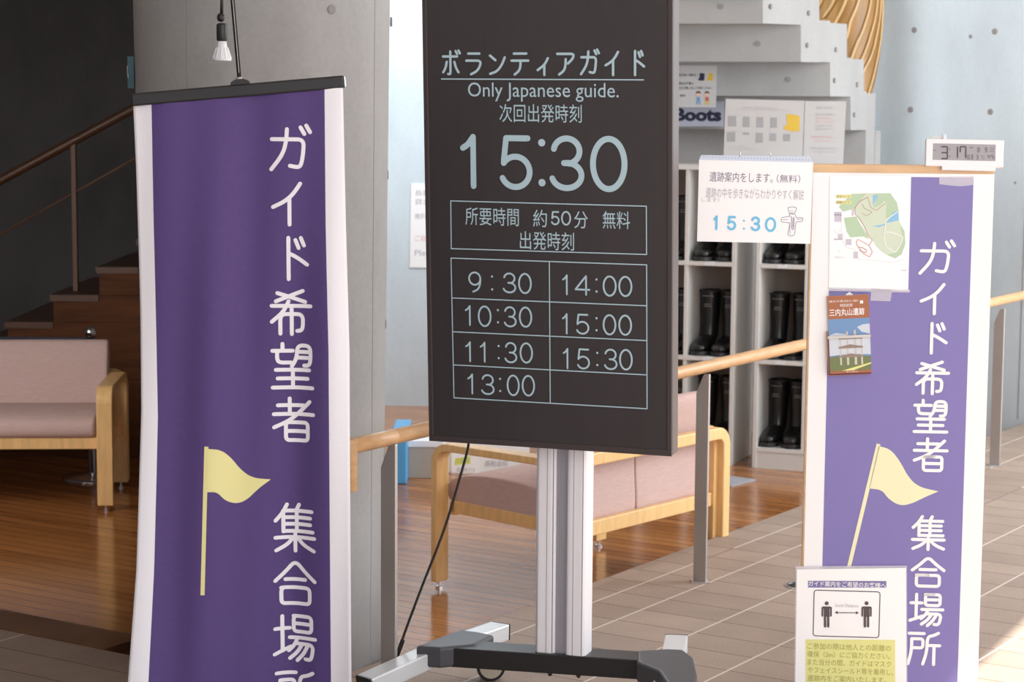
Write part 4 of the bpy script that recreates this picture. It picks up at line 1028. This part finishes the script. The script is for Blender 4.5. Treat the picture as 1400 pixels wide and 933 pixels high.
# ================================================================== BENCHES
def make_bench(label, loc, rotz, L=1.0):
    """wooden frame bench, two seats; front is -y, x along its length"""
    Dp = .58; b = thing('bench', label, 'bench', loc, rotz, 'lobby benches')
    aw = .066
    for sx in (-1, 1):
        x = sx * (L / 2 - aw / 2); r = .055
        y0, y1, zt_ = -Dp / 2 + .018, Dp / 2 - .018, .532 - .018
        path = [(x, y0, .025)] + [(x, y0 + r - r * math.cos(R(a)), zt_ - r + r * math.sin(R(a))) for a in range(0, 91, 15)] + [(x, y1 - r + r * math.sin(R(a)), zt_ - r + r * math.cos(R(a))) for a in range(0, 91, 15)] + [(x, y1, .025)]
        h = aw / 2
        af = obj('arm_frame', sweep(path, [(-h, -.0135), (h, -.0135), (h, .0135), (-h, .0135)], (1, 0, 0)), 'beech', b, world=False, bevel=.004)
        for y in (y0, y1):
            obj('foot', lathe([(.014, .0), (.014, .008), (.006, .010), (.006, .026)], (x, y, 0)), 'chrome', af, world=False)
    xi = L / 2 - aw
    obj('front_rail', box(-xi, xi, -.257, -.23, .262, .310), 'beech', b, world=False, bevel=.003)
    obj('rear_rail', box(-L / 2 + .004, L / 2 - .02, .250, .276, .235, .287), 'beech', b, world=False, bevel=.003)
    for sx in (-1, 1):
        q = [(sx * xi, -.25, .315), (sx * xi, -.25, .27), (sx * xi, .25, .258), (sx * xi, .25, .305)]
        obj('side_rail', prism(q, (-sx * .03, 0, 0)), 'beech', b, world=False, bevel=.003)
    # bar across the back at arm height, with rounded shoulders into the rear legs
    yb_ = Dp / 2 + .004; r = .05; zt_ = .512; xo = L / 2 - .02
    path = [(-xo, yb_, .03)] + [(-xo + r - r * math.cos(R(a)), yb_, zt_ - r + r * math.sin(R(a))) for a in range(0, 91, 15)] + [(xo - r + r * math.sin(R(a)), yb_, zt_ - r + r * math.cos(R(a))) for a in range(0, 91, 15)] + [(xo, yb_, .03)]
    obj('back_bar', sweep(path, [(-.018, -.022), (.018, -.022), (.018, .022), (-.018, .022)], (0, 1, 0)), 'beech', b, world=False, bevel=.005)
    for k in (-1, 1):
        xa, xb = (-xi + .004, -.0015) if k < 0 else (.0015, xi - .004)
        def cushion(prof_, nm, nx=10):
            bm = bmesh.new(); rings = []
            tl_ = [0, .012, .06] + [i / nx for i in range(1, nx)] + [.94, .988, 1]
            for t in tl_:
                x = xa + (xb - xa) * t
                outer = (t == 0 and k < 0) or (t == 1 and k > 0)
                sh = .955 if outer else 1 - (.012 if t in (0, 1) else 0)
                cy = sum(p[0] for p in prof_) / len(prof_); cz = sum(p[1] for p in prof_) / len(prof_)
                rings.append([bm.verts.new((x, cy + (y - cy) * sh, cz + (z - cz) * sh)) for y, z in prof_])
            n = len(prof_)
            for a_, b_ in zip(rings, rings[1:]):
                for q in range(n): bm.faces.new((a_[q], a_[(q + 1) % n], b_[(q + 1) % n], b_[q]))
            bm.faces.new(rings[0][::-1]); bm.faces.new(rings[-1])
            o = obj(nm, bm, 'fabric', b, world=False, smooth=True); s = o.modifiers.new('s', 'SUBSURF'); s.levels = s.render_levels = 1
            return o
        cushion([(-.262, .30), (-.278, .33), (-.278, .37), (-.25, .40), (-.11, .422), (.09, .415), (.18, .39), (.19, .30), (.12, .278), (-.05, .285)], 'seat_cushion')
        bk = cushion([(.12, .36), (.14, .42), (.155, .50), (.175, .58), (.21, .655), (.23, .672), (.262, .668), (.272, .645), (.253, .58), (.240, .50), (.240, .42), (.247, .34), (.249, .275), (.235, .25), (.17, .27)], 'back_cushion')
    return b


make_bench('pink two seat bench with pale wooden back bar behind the timetable display', (.2555, 7.4675, ZW), R(-129.7))
make_bench('pink wooden armed bench facing forward beside the dim staircase', (-2.318, 8.86, ZW), R(4), 1.26)

# ================================================================== BOOT LOCKERS AND BOOTS
CYAW = R(-21)
cu, cv_ = V3((math.cos(CYAW), math.sin(CYAW), 0)), V3((-math.sin(CYAW), math.cos(CYAW), 0))
ZS = [-.02 - ZW, .40 - ZW, .855 - ZW, 1.31 - ZW]               # shelf heights above the wood floor
LW, LD, PT = .72, .36, .020


def make_locker(label, loc):
    t = thing('boot_locker', label, 'shelf', loc, CYAW, 'boot lockers')
    for x in (0, LW - PT): obj('side_panel', box(x, x + PT, 0, LD, 0, ZS[3]), 'locker', t, world=False, bevel=.002)
    pitch = (LW - PT) / 3
    for k in (1, 2): obj('divider', box(k * pitch, k * pitch + .017, .004, LD, ZS[0], ZS[3] - PT), 'locker', t, world=False, bevel=.001)
    for i, z in enumerate(ZS):
        s = obj('shelf_board', box(PT, LW - PT, .0, LD, z - PT, z), 'locker', t, world=False, bevel=.001)
        if 0 < i < 3:
            for k in range(3): obj('tag', box(pitch * k + .10, pitch * k + .15, -.001, 0, z - PT + .003, z - .003), 'cardw', s, world=False)
    obj('plinth', box(PT, LW - PT, .004, .02, 0, ZS[0] - PT), 'locker', t, world=False)
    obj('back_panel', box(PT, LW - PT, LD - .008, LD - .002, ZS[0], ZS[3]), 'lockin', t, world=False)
    return t


LBase = V3((1.146, 9.79, ZW)); LA = V3((1.056, 9.84, ZW)) - cu * LW
make_locker('pale grey boot shelf unit partly behind the timetable display', LA)
make_locker('pale grey boot shelf unit partly behind the guide board', LBase)


def make_boot(label, loc, rotz, yellow=False):
    b = thing('rubber_boot', label, 'boot', loc, rotz, 'rubber boots in the lockers')
    # spine from the shaft's mouth to the toe; (y, z, half width, half depth along the normal, tilt)
    st = [(.055, .300, .050, .056, 90), (.054, .22, .048, .054, 90), (.052, .15, .043, .048, 90), (.050, .11, .041, .047, 92), (.042, .080, .041, .050, 105), (.020, .060, .042, .052, 130), (-.020, .048, .044, .044, 160), (-.070, .042, .047, .034, 172), (-.115, .038, .046, .028, 178), (-.145, .034, .036, .022, 182), (-.158, .030, .016, .012, 185)]
    bm = bmesh.new(); rings = []
    for y, z, hw, hd, tl in st:
        t = R(tl); nx, nz = math.sin(t), -math.cos(t)   # in-plane normal of the ring in (y, z)
        rg = []
        for k in range(16):
            a_ = k * math.pi / 8; s_, c_ = math.sin(a_) * hw, math.cos(a_) * hd
            yy, zz = y + nx * c_, z + nz * c_
            rg.append(bm.verts.new((s_, yy, max(zz, .012))))
        rings.append(rg)
    for a_, c_ in zip(rings, rings[1:]):
        for k in range(16): bm.faces.new((a_[k], a_[(k + 1) % 16], c_[(k + 1) % 16], c_[k]))
    bm.faces.new(rings[-1])
    o = obj('upper', bm, 'boot', b, world=False, smooth=True); m_ = o.modifiers.new('s', 'SUBSURF'); m_.levels = m_.render_levels = 1
    out = [(math.sin(R(a_)) * .052, -.105 - math.cos(R(a_)) * .060) for a_ in range(-90, 91, 18)]; out += [(.040, -.03), (.042, .06)] + [(math.cos(R(a_)) * .043, .065 + math.sin(R(a_)) * .042) for a_ in range(0, 181, 30)] + [(-.040, -.03)]
    bm = bmesh.new(); fb = Frame((0, 0, 0), (1, 0, 0), (0, 1, 0)); fpoly(fb, out, 0.0, .020, bm); obj('sole', bm, 'sole', b, world=False, bevel=.003)
    bm = bmesh.new(); rim = [V3((.052 * math.sin(k * math.pi / 12), .055 + .058 * math.cos(k * math.pi / 12), .298)) for k in range(25)]
    tube(rim, .0045, bm, 8, False); obj('rim', bm, 'rim', b, world=False, smooth=True)
    bm = bmesh.new(); lathe([(.0, 0), (.044, 0)], (0, .055, .262), bm, 20); obj('lining', bm, 'lining', b, world=False)
    bm = bmesh.new()
    for z, wd2 in ((.272, .030), (.232, .016), (.222, .020)):
        for k in range(4):
            x = (k - 1.5) * wd2 / 2; y = .055 - .0572 * math.sqrt(max(0, 1 - (x / .051) ** 2)); prism([(x - wd2 * .16, y - .0005, z), (x + wd2 * .16, y - .0005, z), (x + wd2 * .16, y - .0005, z + .0045), (x - wd2 * .16, y - .0005, z + .0045)], (0, .004, 0), bm)
    obj('marking', bm, 'mark', b, world=False)
    if yellow:
        out2 = [(x * 1.015, y * 1.01) for x, y in out]; bm = bmesh.new(); fpoly(fb, out2, .012, .015, bm); obj('yellow_line', bm, 'yline', b, world=False)
    return b


pitch = (LW - PT) / 3
proto = None
for base_, nm, cells in ((LA, 'A', [(1, 1), (1, 2), (1, 3), (2, 1), (2, 2), (2, 3)]), (LBase, 'B', [(0, 1), (0, 2), (0, 3), (1, 1), (1, 2)])):
    for cx, lev in cells:
        z = ZW + ZS[lev - 1] + .0005
        for sd_ in (-1, 1):
            if nm == 'A' and cx == 1 and sd_ < 0: continue
            if nm == 'B' and cx == 1 and sd_ > 0: continue
            p = base_ + cu * (pitch * cx + PT / 2 + pitch / 2 + sd_ * .0535 - (.004 if nm == 'A' else .008)) + cv_ * (.175 + random.uniform(-.01, .01)); p.z = z
            row = {1: 'bottom', 2: 'middle', 3: 'top'}[lev]
            if nm == 'A' and cx == 1: lb = f'black rubber boot just showing past the display edge on the {row} shelf'
            elif nm == 'A': lb = f'black boot, {row} shelf, nearer the {"display" if sd_ < 0 else "dark gap"} in its pair beside the display'
            elif cx == 0: lb = f'black boot, {row} shelf, nearer the {"dark gap" if sd_ < 0 else "board"} in its pair beside the guide board'
            else: lb = f'dark boot peeping out beside the guide board, {row} shelf' + (', with yellow sole line' if lev == 1 else '')
            rz_ = CYAW + R(random.uniform(-5, 5))
            if nm == 'B' and cx == 1 and lev == 1: make_boot(lb, p, rz_, True)
            elif proto is None: proto = make_boot(lb, p, rz_)
            else: dup(proto, p, rz_, lb)

# ================================================================== NOTICES ON AND ABOVE THE LOCKERS
ztop = ZW + ZS[3]
FP = Frame(V3((1.0, 9.98, ztop)), V3((1, -.20, 0)) , V3((0, .04, 1)))
def pz(x, y): return FP.uv(980 + x * .13571, 125 + y * .13571)
pc = thing('size_chart', 'white boot size chart with grey table blocks and yellow boot picture', 'notice', FP.pt(*pz(480, 640)))
q = [pz(90, 75), pz(882, 95), pz(862, 640), pz(68, 640)]; q[2] = (q[2][0], .002); q[3] = (q[3][0], .002)
obj('sheet', fpoly(FP, q[::-1], -.006, 0), 'shadep', pc)
for x0, x1, y0, y1 in ((110, 196, 250, 354), (262, 330, 255, 358), (400, 468, 260, 364), (540, 606, 264, 368), (100, 186, 410, 508), (262, 326, 414, 438), (392, 464, 418, 518), (532, 598, 424, 500), (670, 740, 430, 502)):
    obj('table_block', fsheet(FP, [pz(x0, y0), pz(x1, y0), pz(x1, y1), pz(x0, y1)], .0008), 'pgrey', pc)
bm = bmesh.new()
for y, x0, x1 in ((163, 258, 610), (183, 185, 745), (240, 110, 305), (395, 105, 280), (548, 110, 275), (575, 100, 485)):
    a, b = pz(x0, y + 10), pz(x1, y - 10 if y == 163 else y); text(bm, {163: '長靴サイズ表 boots size chart', 183: '足のサイズに合わせてお選びください', 240: '大人用サイズ', 395: '子供用サイズ', 548: 'ご返却のお願い', 575: 'ご利用後は元の場所へお戻しください'}[y], a[0], b[0], a[1], b[1], FP.at(.0008))
obj('lettering', bm, 'inkl', pc)
obj('boot_picture', fsheet(FP, [pz(*p) for p in ((700, 228), (770, 232), (838, 252), (832, 400), (770, 408), (665, 378), (690, 340), (712, 330))], .0009), 'pyel', pc)
pn = thing('text_notice', 'white sheet of faded red and grey text above the boot shelves', 'notice', FP.pt(*pz(1080, 690)))
q = [pz(890, 98), pz(1302, 100), pz(1272, 690), pz(870, 672)]; q[2] = (q[2][0], .002); q[3] = (q[3][0], .002)
obj('sheet', fpoly(FP, q[::-1], -.006, 0), 'shadep', pn)
for s, x0, x1, y0, y1, m in (('長靴をご利用の', 1000, 1165, 155, 178, 'inkl'), ('見学される皆様へ', 988, 1195, 220, 242, 'inkl'), ('雨の日は足元が', 1000, 1155, 262, 282, 'red'), ('滑りやすいので', 995, 1185, 297, 318, 'red'), ('ご注意ください', 980, 1190, 335, 358, 'inkl'), ('長靴は無料です', 990, 1175, 372, 392, 'inkl'), ('ご自由に', 1075, 1125, 415, 425, 'inkl'), ('使用後は元の場所へ', 948, 1185, 448, 470, 'red'), ('お戻しください', 988, 1150, 486, 508, 'red'), ('Please return the boots', 942, 1210, 565, 582, 'inkl'), ('after use. Thank you', 960, 1178, 602, 618, 'inkl')):
    bm = bmesh.new(); a, b = pz(x0, y1), pz(x1, y0); text(bm, s, a[0], b[0], a[1], b[1], FP.at(.0008)); obj('lettering', bm, m, pn)

# ================================================================== CONCRETE STAIR, ITS UNDERSIDE TO US, AND THE SLATTED WOOD SCREEN
TAB = [(800, 9.45), (900, 9.75), (1000, 10.06), (1043, 10.17), (1095, 10.32), (1135, 10.47), (1163, 10.62), (1185, 10.77), (1205, 10.90)]
SX = lambda x: lerp_tab(TAB, x)
stw = V3((-.97, .24, 0)) * 1.25
stc = thing('concrete_staircase', 'pale concrete stair with stepped underside above the boot shelves', 'stairs', V3((1.6, 10.6, ZW)))
bm = bmesh.new()
segs = [(925, 985, -115, -230), (985, 1030, -65, -180), (1030, 1043, -5, -180), (1043, 1095, 33, -70), (1095, 1120, 85, -20), (1120, 1135, 85, 28), (1135, 1158, 132, 32), (1158, 1163, 132, 79), (1163, 1181, 178, 81), (1181, 1185, 178, 125), (1185, 1197, 224, 128), (1197, 1204, 270, 179)]
for x0, x1, yb2, yt2 in segs:
    pts = []
    for x, y in ((x0, yb2), (x1, yb2), (x1, yt2), (x0, yt2)): pts.append(ony(x, y, SX(x)))
    z0_, z1_ = (pts[0].z + pts[1].z) / 2, (pts[2].z + pts[3].z) / 2
    if x1 > 1196: z0_ = ZW
    pts[0].z = pts[1].z = z0_; pts[2].z = pts[3].z = z1_
    prism(pts, stw, bm)
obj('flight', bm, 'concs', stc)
for x, y in ((1054, 9), (1106, 18), (1104, 62), (1143, 68), (1141, 110), (1172, 116), (1168, 157)):
    p = ony(x, y, SX(x) - .004); nrm = V3((.9, -.45, 0)).normalized(); obj('tie_hole', lathe([(.013, -.01), (.013, .004), (0, .004)], p, None, 12, nrm), 'hole', stc)
for x, y, x1 in ((979, 9, 1043), (1030, 60, 1095), (1072, 109, 1135)):
    P0 = ony(x1, y, SX(x1)); b_ = (x - 700) / F; t = (P0.x - b_ * P0.y) / (.97 + .24 * b_); p = P0 + V3((-.97, .24, 0)) * t; p.z = ony(x, y, p.y).z
    obj('tie_hole', lathe([(.014, -.01), (.014, .003), (0, .003)], p, None, 12, (-.24, -.97, 0)), 'hole', stc)


def riser_frame(x1, k=.006):
    P0 = ony(x1, 120, SX(x1)); return Frame(P0 + V3((-.24, -.97, 0)) * k, (.97, -.24, 0), (0, 0, 1))


FK1 = riser_frame(1135); FK2 = riser_frame(1163)
def k1z(x, y): return FK1.uv(920 + x * .10724, 80 + y * .10718)
kp = thing('boots_notice', 'white notice with two small children and boots on the stair underside', 'notice', FK1.pt(*k1z(300, 600)))
obj('sheet', fpoly(FK1, [k1z(-40, 622), k1z(548, 622), k1z(556, 88), k1z(-40, 88)], -.004, 0), 'shadep', kp)
for s, x0, x1, y0, y1 in (('見学用に長靴を', 70, 298, 195, 228), ('雨の日や雪の', 70, 262, 300, 338), ('足元が悪い日にご利用ください', 70, 495, 358, 394), ('無料', 90, 165, 458, 490)):
    bm = bmesh.new(); a, b = k1z(x0, y1), k1z(x1, y0); text(bm, s, a[0], b[0], a[1], b[1], FK1.at(.0008), .01); obj('lettering', bm, 'inkd', kp)
for dx, m in ((0, 'navy'), (108, 'pyel')):
    obj('boot_picture', fsheet(FK1, [k1z(x + dx, y) for x, y in ((342, 186), (405, 190), (400, 282), (345, 284), (315, 268), (340, 245))], .0008), m, kp)
for dx, mt_, ml in ((0, 'pblue', 'pblue'), (110, 'pred', 'pyel')):
    def ksh(nm, pts, m, n): obj(nm, fsheet(FK1, [k1z(x + dx, y) for x, y in pts], n), m, kp)
    bm = bmesh.new(); u, v = k1z(325 + dx, 460); disc(bm, u, v, k1z(357, 0)[0] - k1z(325, 0)[0], FK1.at(.0009)); obj('child_picture', bm, 'skin', kp)
    ksh('child_picture', [(292, 450), (300, 425), (325, 415), (350, 425), (358, 450), (325, 438)], 'hair', .0012)
    ksh('child_picture', [(305, 490), (345, 490), (350, 540), (300, 540)], mt_, .0009)
    ksh('child_picture', [(302, 540), (322, 540), (312, 588), (296, 588)], ml, .0009); ksh('child_picture', [(328, 540), (348, 540), (350, 588), (332, 588)], ml, .0009)
def k2z(x, y): return FK2.uv(920 + x * .10724, 80 + y * .10718)
bs = thing('boots_sign', 'pale lilac sign with bold dark Boots lettering under the children notice', 'sign', FK2.pt(*k2z(300, 860)))
FK2.O += V3((-.24, -.97, 0)) * .012
obj('plate', fpoly(FK2, [k2z(-120, 868), k2z(642, 868), k2z(650, 545), k2z(-120, 545)], -.006, 0), 'lilac', bs)
bm = bmesh.new(); a, b = k2z(15, 800), k2z(620, 635); text(bm, 'Boots', a[0], b[0], a[1], b[1], FK2.at(.0008), .05); obj('lettering', bm, 'navy', bs)

# the slatted screen that wraps the upper stair
# (the screen runs on up to the ceiling)
sw = thing('slatted_screen', 'curved amber wood screen with sweeping pale slats beside the stair', 'screen', V3((1.8, 10.95, 1.6)))
def on_scr(x, y, k=0.0):
    t = (x - 1165) / 42; return ony(x, y, 10.98 + .09 * t * t - k)
edge = [(1200, -460), (1204, -200), (1206, -60), (1207.5, 0), (1206, 30), (1202, 70), (1196, 105), (1188, 138), (1183, 160)]
edge = [(y, x) for x, y in edge]
bm = bmesh.new(); rows = []
for i in range(63):
    y = -460 + i * 10; xr = lerp_tab(edge, y); xl = 1118
    rows.append([bm.verts.new(on_scr(xl + (xr - xl) * j / 14, y)) for j in range(15)])
for i in range(62):
    for j in range(14): bm.faces.new((rows[i][j], rows[i + 1][j], rows[i + 1][j + 1], rows[i][j + 1]))
o = obj('panel', bm, 'slat', sw, smooth=True); s = o.modifiers.new('t', 'SOLIDIFY'); s.thickness = .02; s.offset = 0
for pts in ([(1147, -20), (1138, 5), (1126, 24)], [(1162, -20), (1155, 5), (1143, 30), (1135, 42)], [(1179, -20), (1172, 8), (1163, 30), (1158, 50), (1150, 62)], [(1193, -20), (1189, 10), (1181, 38), (1171, 62), (1163, 84)], [(1201, -20), (1198, 15), (1191, 45), (1182, 72), (1168, 100)], [(1205, -20), (1203.5, 15), (1199, 45), (1191, 76), (1177, 105), (1172, 125)], [(1207, -20), (1206.5, 20), (1203, 60), (1195, 100), (1186, 132)], [(1130, -20), (1124, 0), (1118, 12)]):
    pp = crv([on_scr(x, y, .02) for x, y in pts], 6); obj('slat', tube(pp, .0065, n=8), 'rib', sw, smooth=True)

# ================================================================== THE DIM STAIR ON THE LEFT
ws = thing('wooden_staircase', 'dark brown wooden stair rising along the dim concrete wall', 'stairs', V3((-1.9, 10.3, ZW)))
YS = 9.95
bm = bmesh.new(); lefts = [(-250, 632), (-180, 575), (-116, 518), (-53, 480), (10, 441), (72, 404), (135, 366), (190, 328), (245, 290)]
for k, (x, y) in enumerate(lefts):
    p = ony(x, y, YS); x1_ = ony(lefts[k + 1][0], 400, YS).x if k + 1 < len(lefts) else -1.19
    st_ = obj('step', box(p.x, -1.19, YS + k * .0005, 10.98, (ZW if k == 0 else zprev), p.z), 'stair', ws, bevel=.003); zprev = p.z
    obj('nosing', box(p.x - .012, x1_ + .0, YS - .008, 10.96, p.z - .028, p.z + .003), 'brown', st_)
bm.free()
sr = thing('stair_rail', 'brown wooden rail with slim post on the dim staircase', 'handrail', ony(104, 405, 10.15))
obj('rail', tube([ony(-60, 279, 10.15), ony(0, 247, 10.15), ony(180, 150, 10.15), ony(214, 132, 10.15)], .023, n=14), 'brown', sr, smooth=True)
obj('lower_rail', tube([ony(-60, 355, 10.15), ony(165, 228, 10.15), ony(214, 200, 10.15)], .006, n=10), 'brownp', sr, smooth=True)
pz0 = ony(104, 404, 10.15); pz1 = ony(104, 192, 10.15)
obj('post', box(pz0.x - .012, pz0.x + .012, 10.135, 10.165, ony(72, 404, YS).z + .0035, pz1.z), 'brownp', sr, bevel=.002)

# belt stanchion
sp_ = onz(127, 655, ZW); stn = thing('belt_stanchion', 'chrome ball topped stanchion with dark navy belt behind the bench', 'stanchion', sp_)
zt2 = ony(135, 455, sp_.y).z
obj('base', lathe([(.135, 0), (.135, .006), (.12, .014), (.03, .026), (.022, .03)], sp_, None, 32), 'chrome', stn, smooth=True)
obj('pole', lathe([(.02, .02), (.02, zt2 - sp_.z - .05)], sp_, None, 20), 'chrome', stn, smooth=True)
obj('ball', lathe([(.001, -.03), (.02, -.024), (.031, 0), (.022, .022), (.001, .031)], V3((sp_.x, sp_.y, zt2)), None, 20), 'chrome', stn, smooth=True)
obj('collar', lathe([(.028, -.06), (.030, -.05), (.030, -.032), (.02, -.028)], V3((sp_.x, sp_.y, zt2)), None, 20), 'black', stn)
zb = zt2 - .030; obj('belt', box(sp_.x - 1.4, sp_.x - .02, sp_.y - .002, sp_.y + .002, zb - .004, zb + .008), 'navyr', stn)

# ================================================================== THINGS BEYOND THE BENCH
YB = 9.9
def boxthing(name, label, cat, x0, x1, y0, y1, Y, dep, m, bev=.003, yaw=0):
    a, b = ony(x0, y1, Y), ony(x1, y0, Y); zb_ = ZW if y1 > 600 else a.z
    t = thing(name, label, cat, ((a.x + b.x) / 2, Y, zb_)); return t, a, b, zb_
t, a, b, z_ = boxthing('storage_bin', 'narrow blue plastic bin standing by the rail post', 'bin', 538, 556, 588, 660, 9.3, .2, 'bluep')
obj('body', box(a.x, b.x, 9.3, 9.6, z_, b.z - .02), 'bluep', t, bevel=.006); obj('lid', box(a.x - .006, b.x + .006, 9.29, 9.61, b.z - .02, b.z), 'bluep', t, bevel=.004)
t, a, b, z_ = boxthing('cardboard_box', 'brown carton with pale lid behind the bench leg', 'box', 558, 606, 603, 656, 9.45, .3, 'card')
obj('body', box(a.x, b.x, 9.45, 9.75, z_, b.z - .03), 'card', t, bevel=.003); obj('lid', box(a.x - .004, b.x + .004, 9.445, 9.755, b.z - .03, b.z), 'paper', t, bevel=.003)
t, a, b, z_ = boxthing('paper_board', 'white leaning board with paper and yellow marker seen through the bench', 'board', 606, 724, 590, 658, 9.6, .02, 'paper')
zz = z_
obj('panel', box(a.x, b.x, 9.6, 9.63, zz, b.z + .12), 'paper', t, bevel=.002)
FQ = Frame(V3((0, 9.598, 0)), (1, 0, 0), (0, 0, 1))
obj('note_sheet', fpoly(FQ, [FQ.uv(*p) for p in ((617, 654), (655, 652), (655, 612), (617, 614))], 0, .002), 'laminate', t)
obj('marker_strip', fsheet(FQ, [FQ.uv(*p) for p in ((622, 636), (643, 634), (643, 624), (622, 627))], .0028), 'hlg', t)
bm = bmesh.new(); pxtext(bm, FQ, 'ご案内', 625, 641, 627, 633, .0032); pxtext(bm, FQ, '貸出中です', 624, 650, 640, 646, .0028); pxtext(bm, FQ, '長靴返却', 663, 694, 630, 638, .0012); obj('lettering', bm, 'inkl', t)
# printed notice on the back wall left of the display
FQ2 = Frame(V3((0, 11.746, 0)), (1, 0, 0), (0, 0, 1))
wn2 = thing('wall_notice', 'white printed notice on the pale wall left of the display', 'notice', FQ2.pt(*FQ2.uv(575, 368)))
obj('sheet', fpoly(FQ2, [FQ2.uv(*p) for p in ((560, 366), (620, 366), (622, 251), (562, 251))], -.003, .002), 'paper', wn2)
for s, y, m in (('長靴の', 264, 'inkl'), ('貸出は', 276, 'inkl'), ('無料です', 296, 'inkl'), ('ご自由に', 326, 'red'), ('Please', 346, 'inkl')):
    bm = bmesh.new(); pxtext(bm, FQ2, s, 567, 600, y - 4, y + 4, .0028); obj('lettering', bm, m, wn2)
# grey mat and floor cap
mt0 = [onz(x, y, ZW) for x, y in ((960, 664), (1000, 666), (1033, 658), (990, 652))]
mo = obj('floor_mat', prism([p + V3((0, 0, .0005)) for p in mt0], (0, 0, .008)), 'mat_'); tag(mo, 'small grey mat on the wood floor in front of the boot shelves', 'mat')
fc = onz(1097, 802); fcp = thing('floor_drain', 'round dark metal drain set in the stone floor by the guide board', 'drain', fc)
obj('ring', lathe([(.058, 0), (.058, .003), (.050, .004), (.050, .001)], fc, None, 32), 'chrome', fcp); obj('lid', lathe([(.050, 0), (.050, .002), (0, .0025)], fc, None, 32), 'black', fcp)
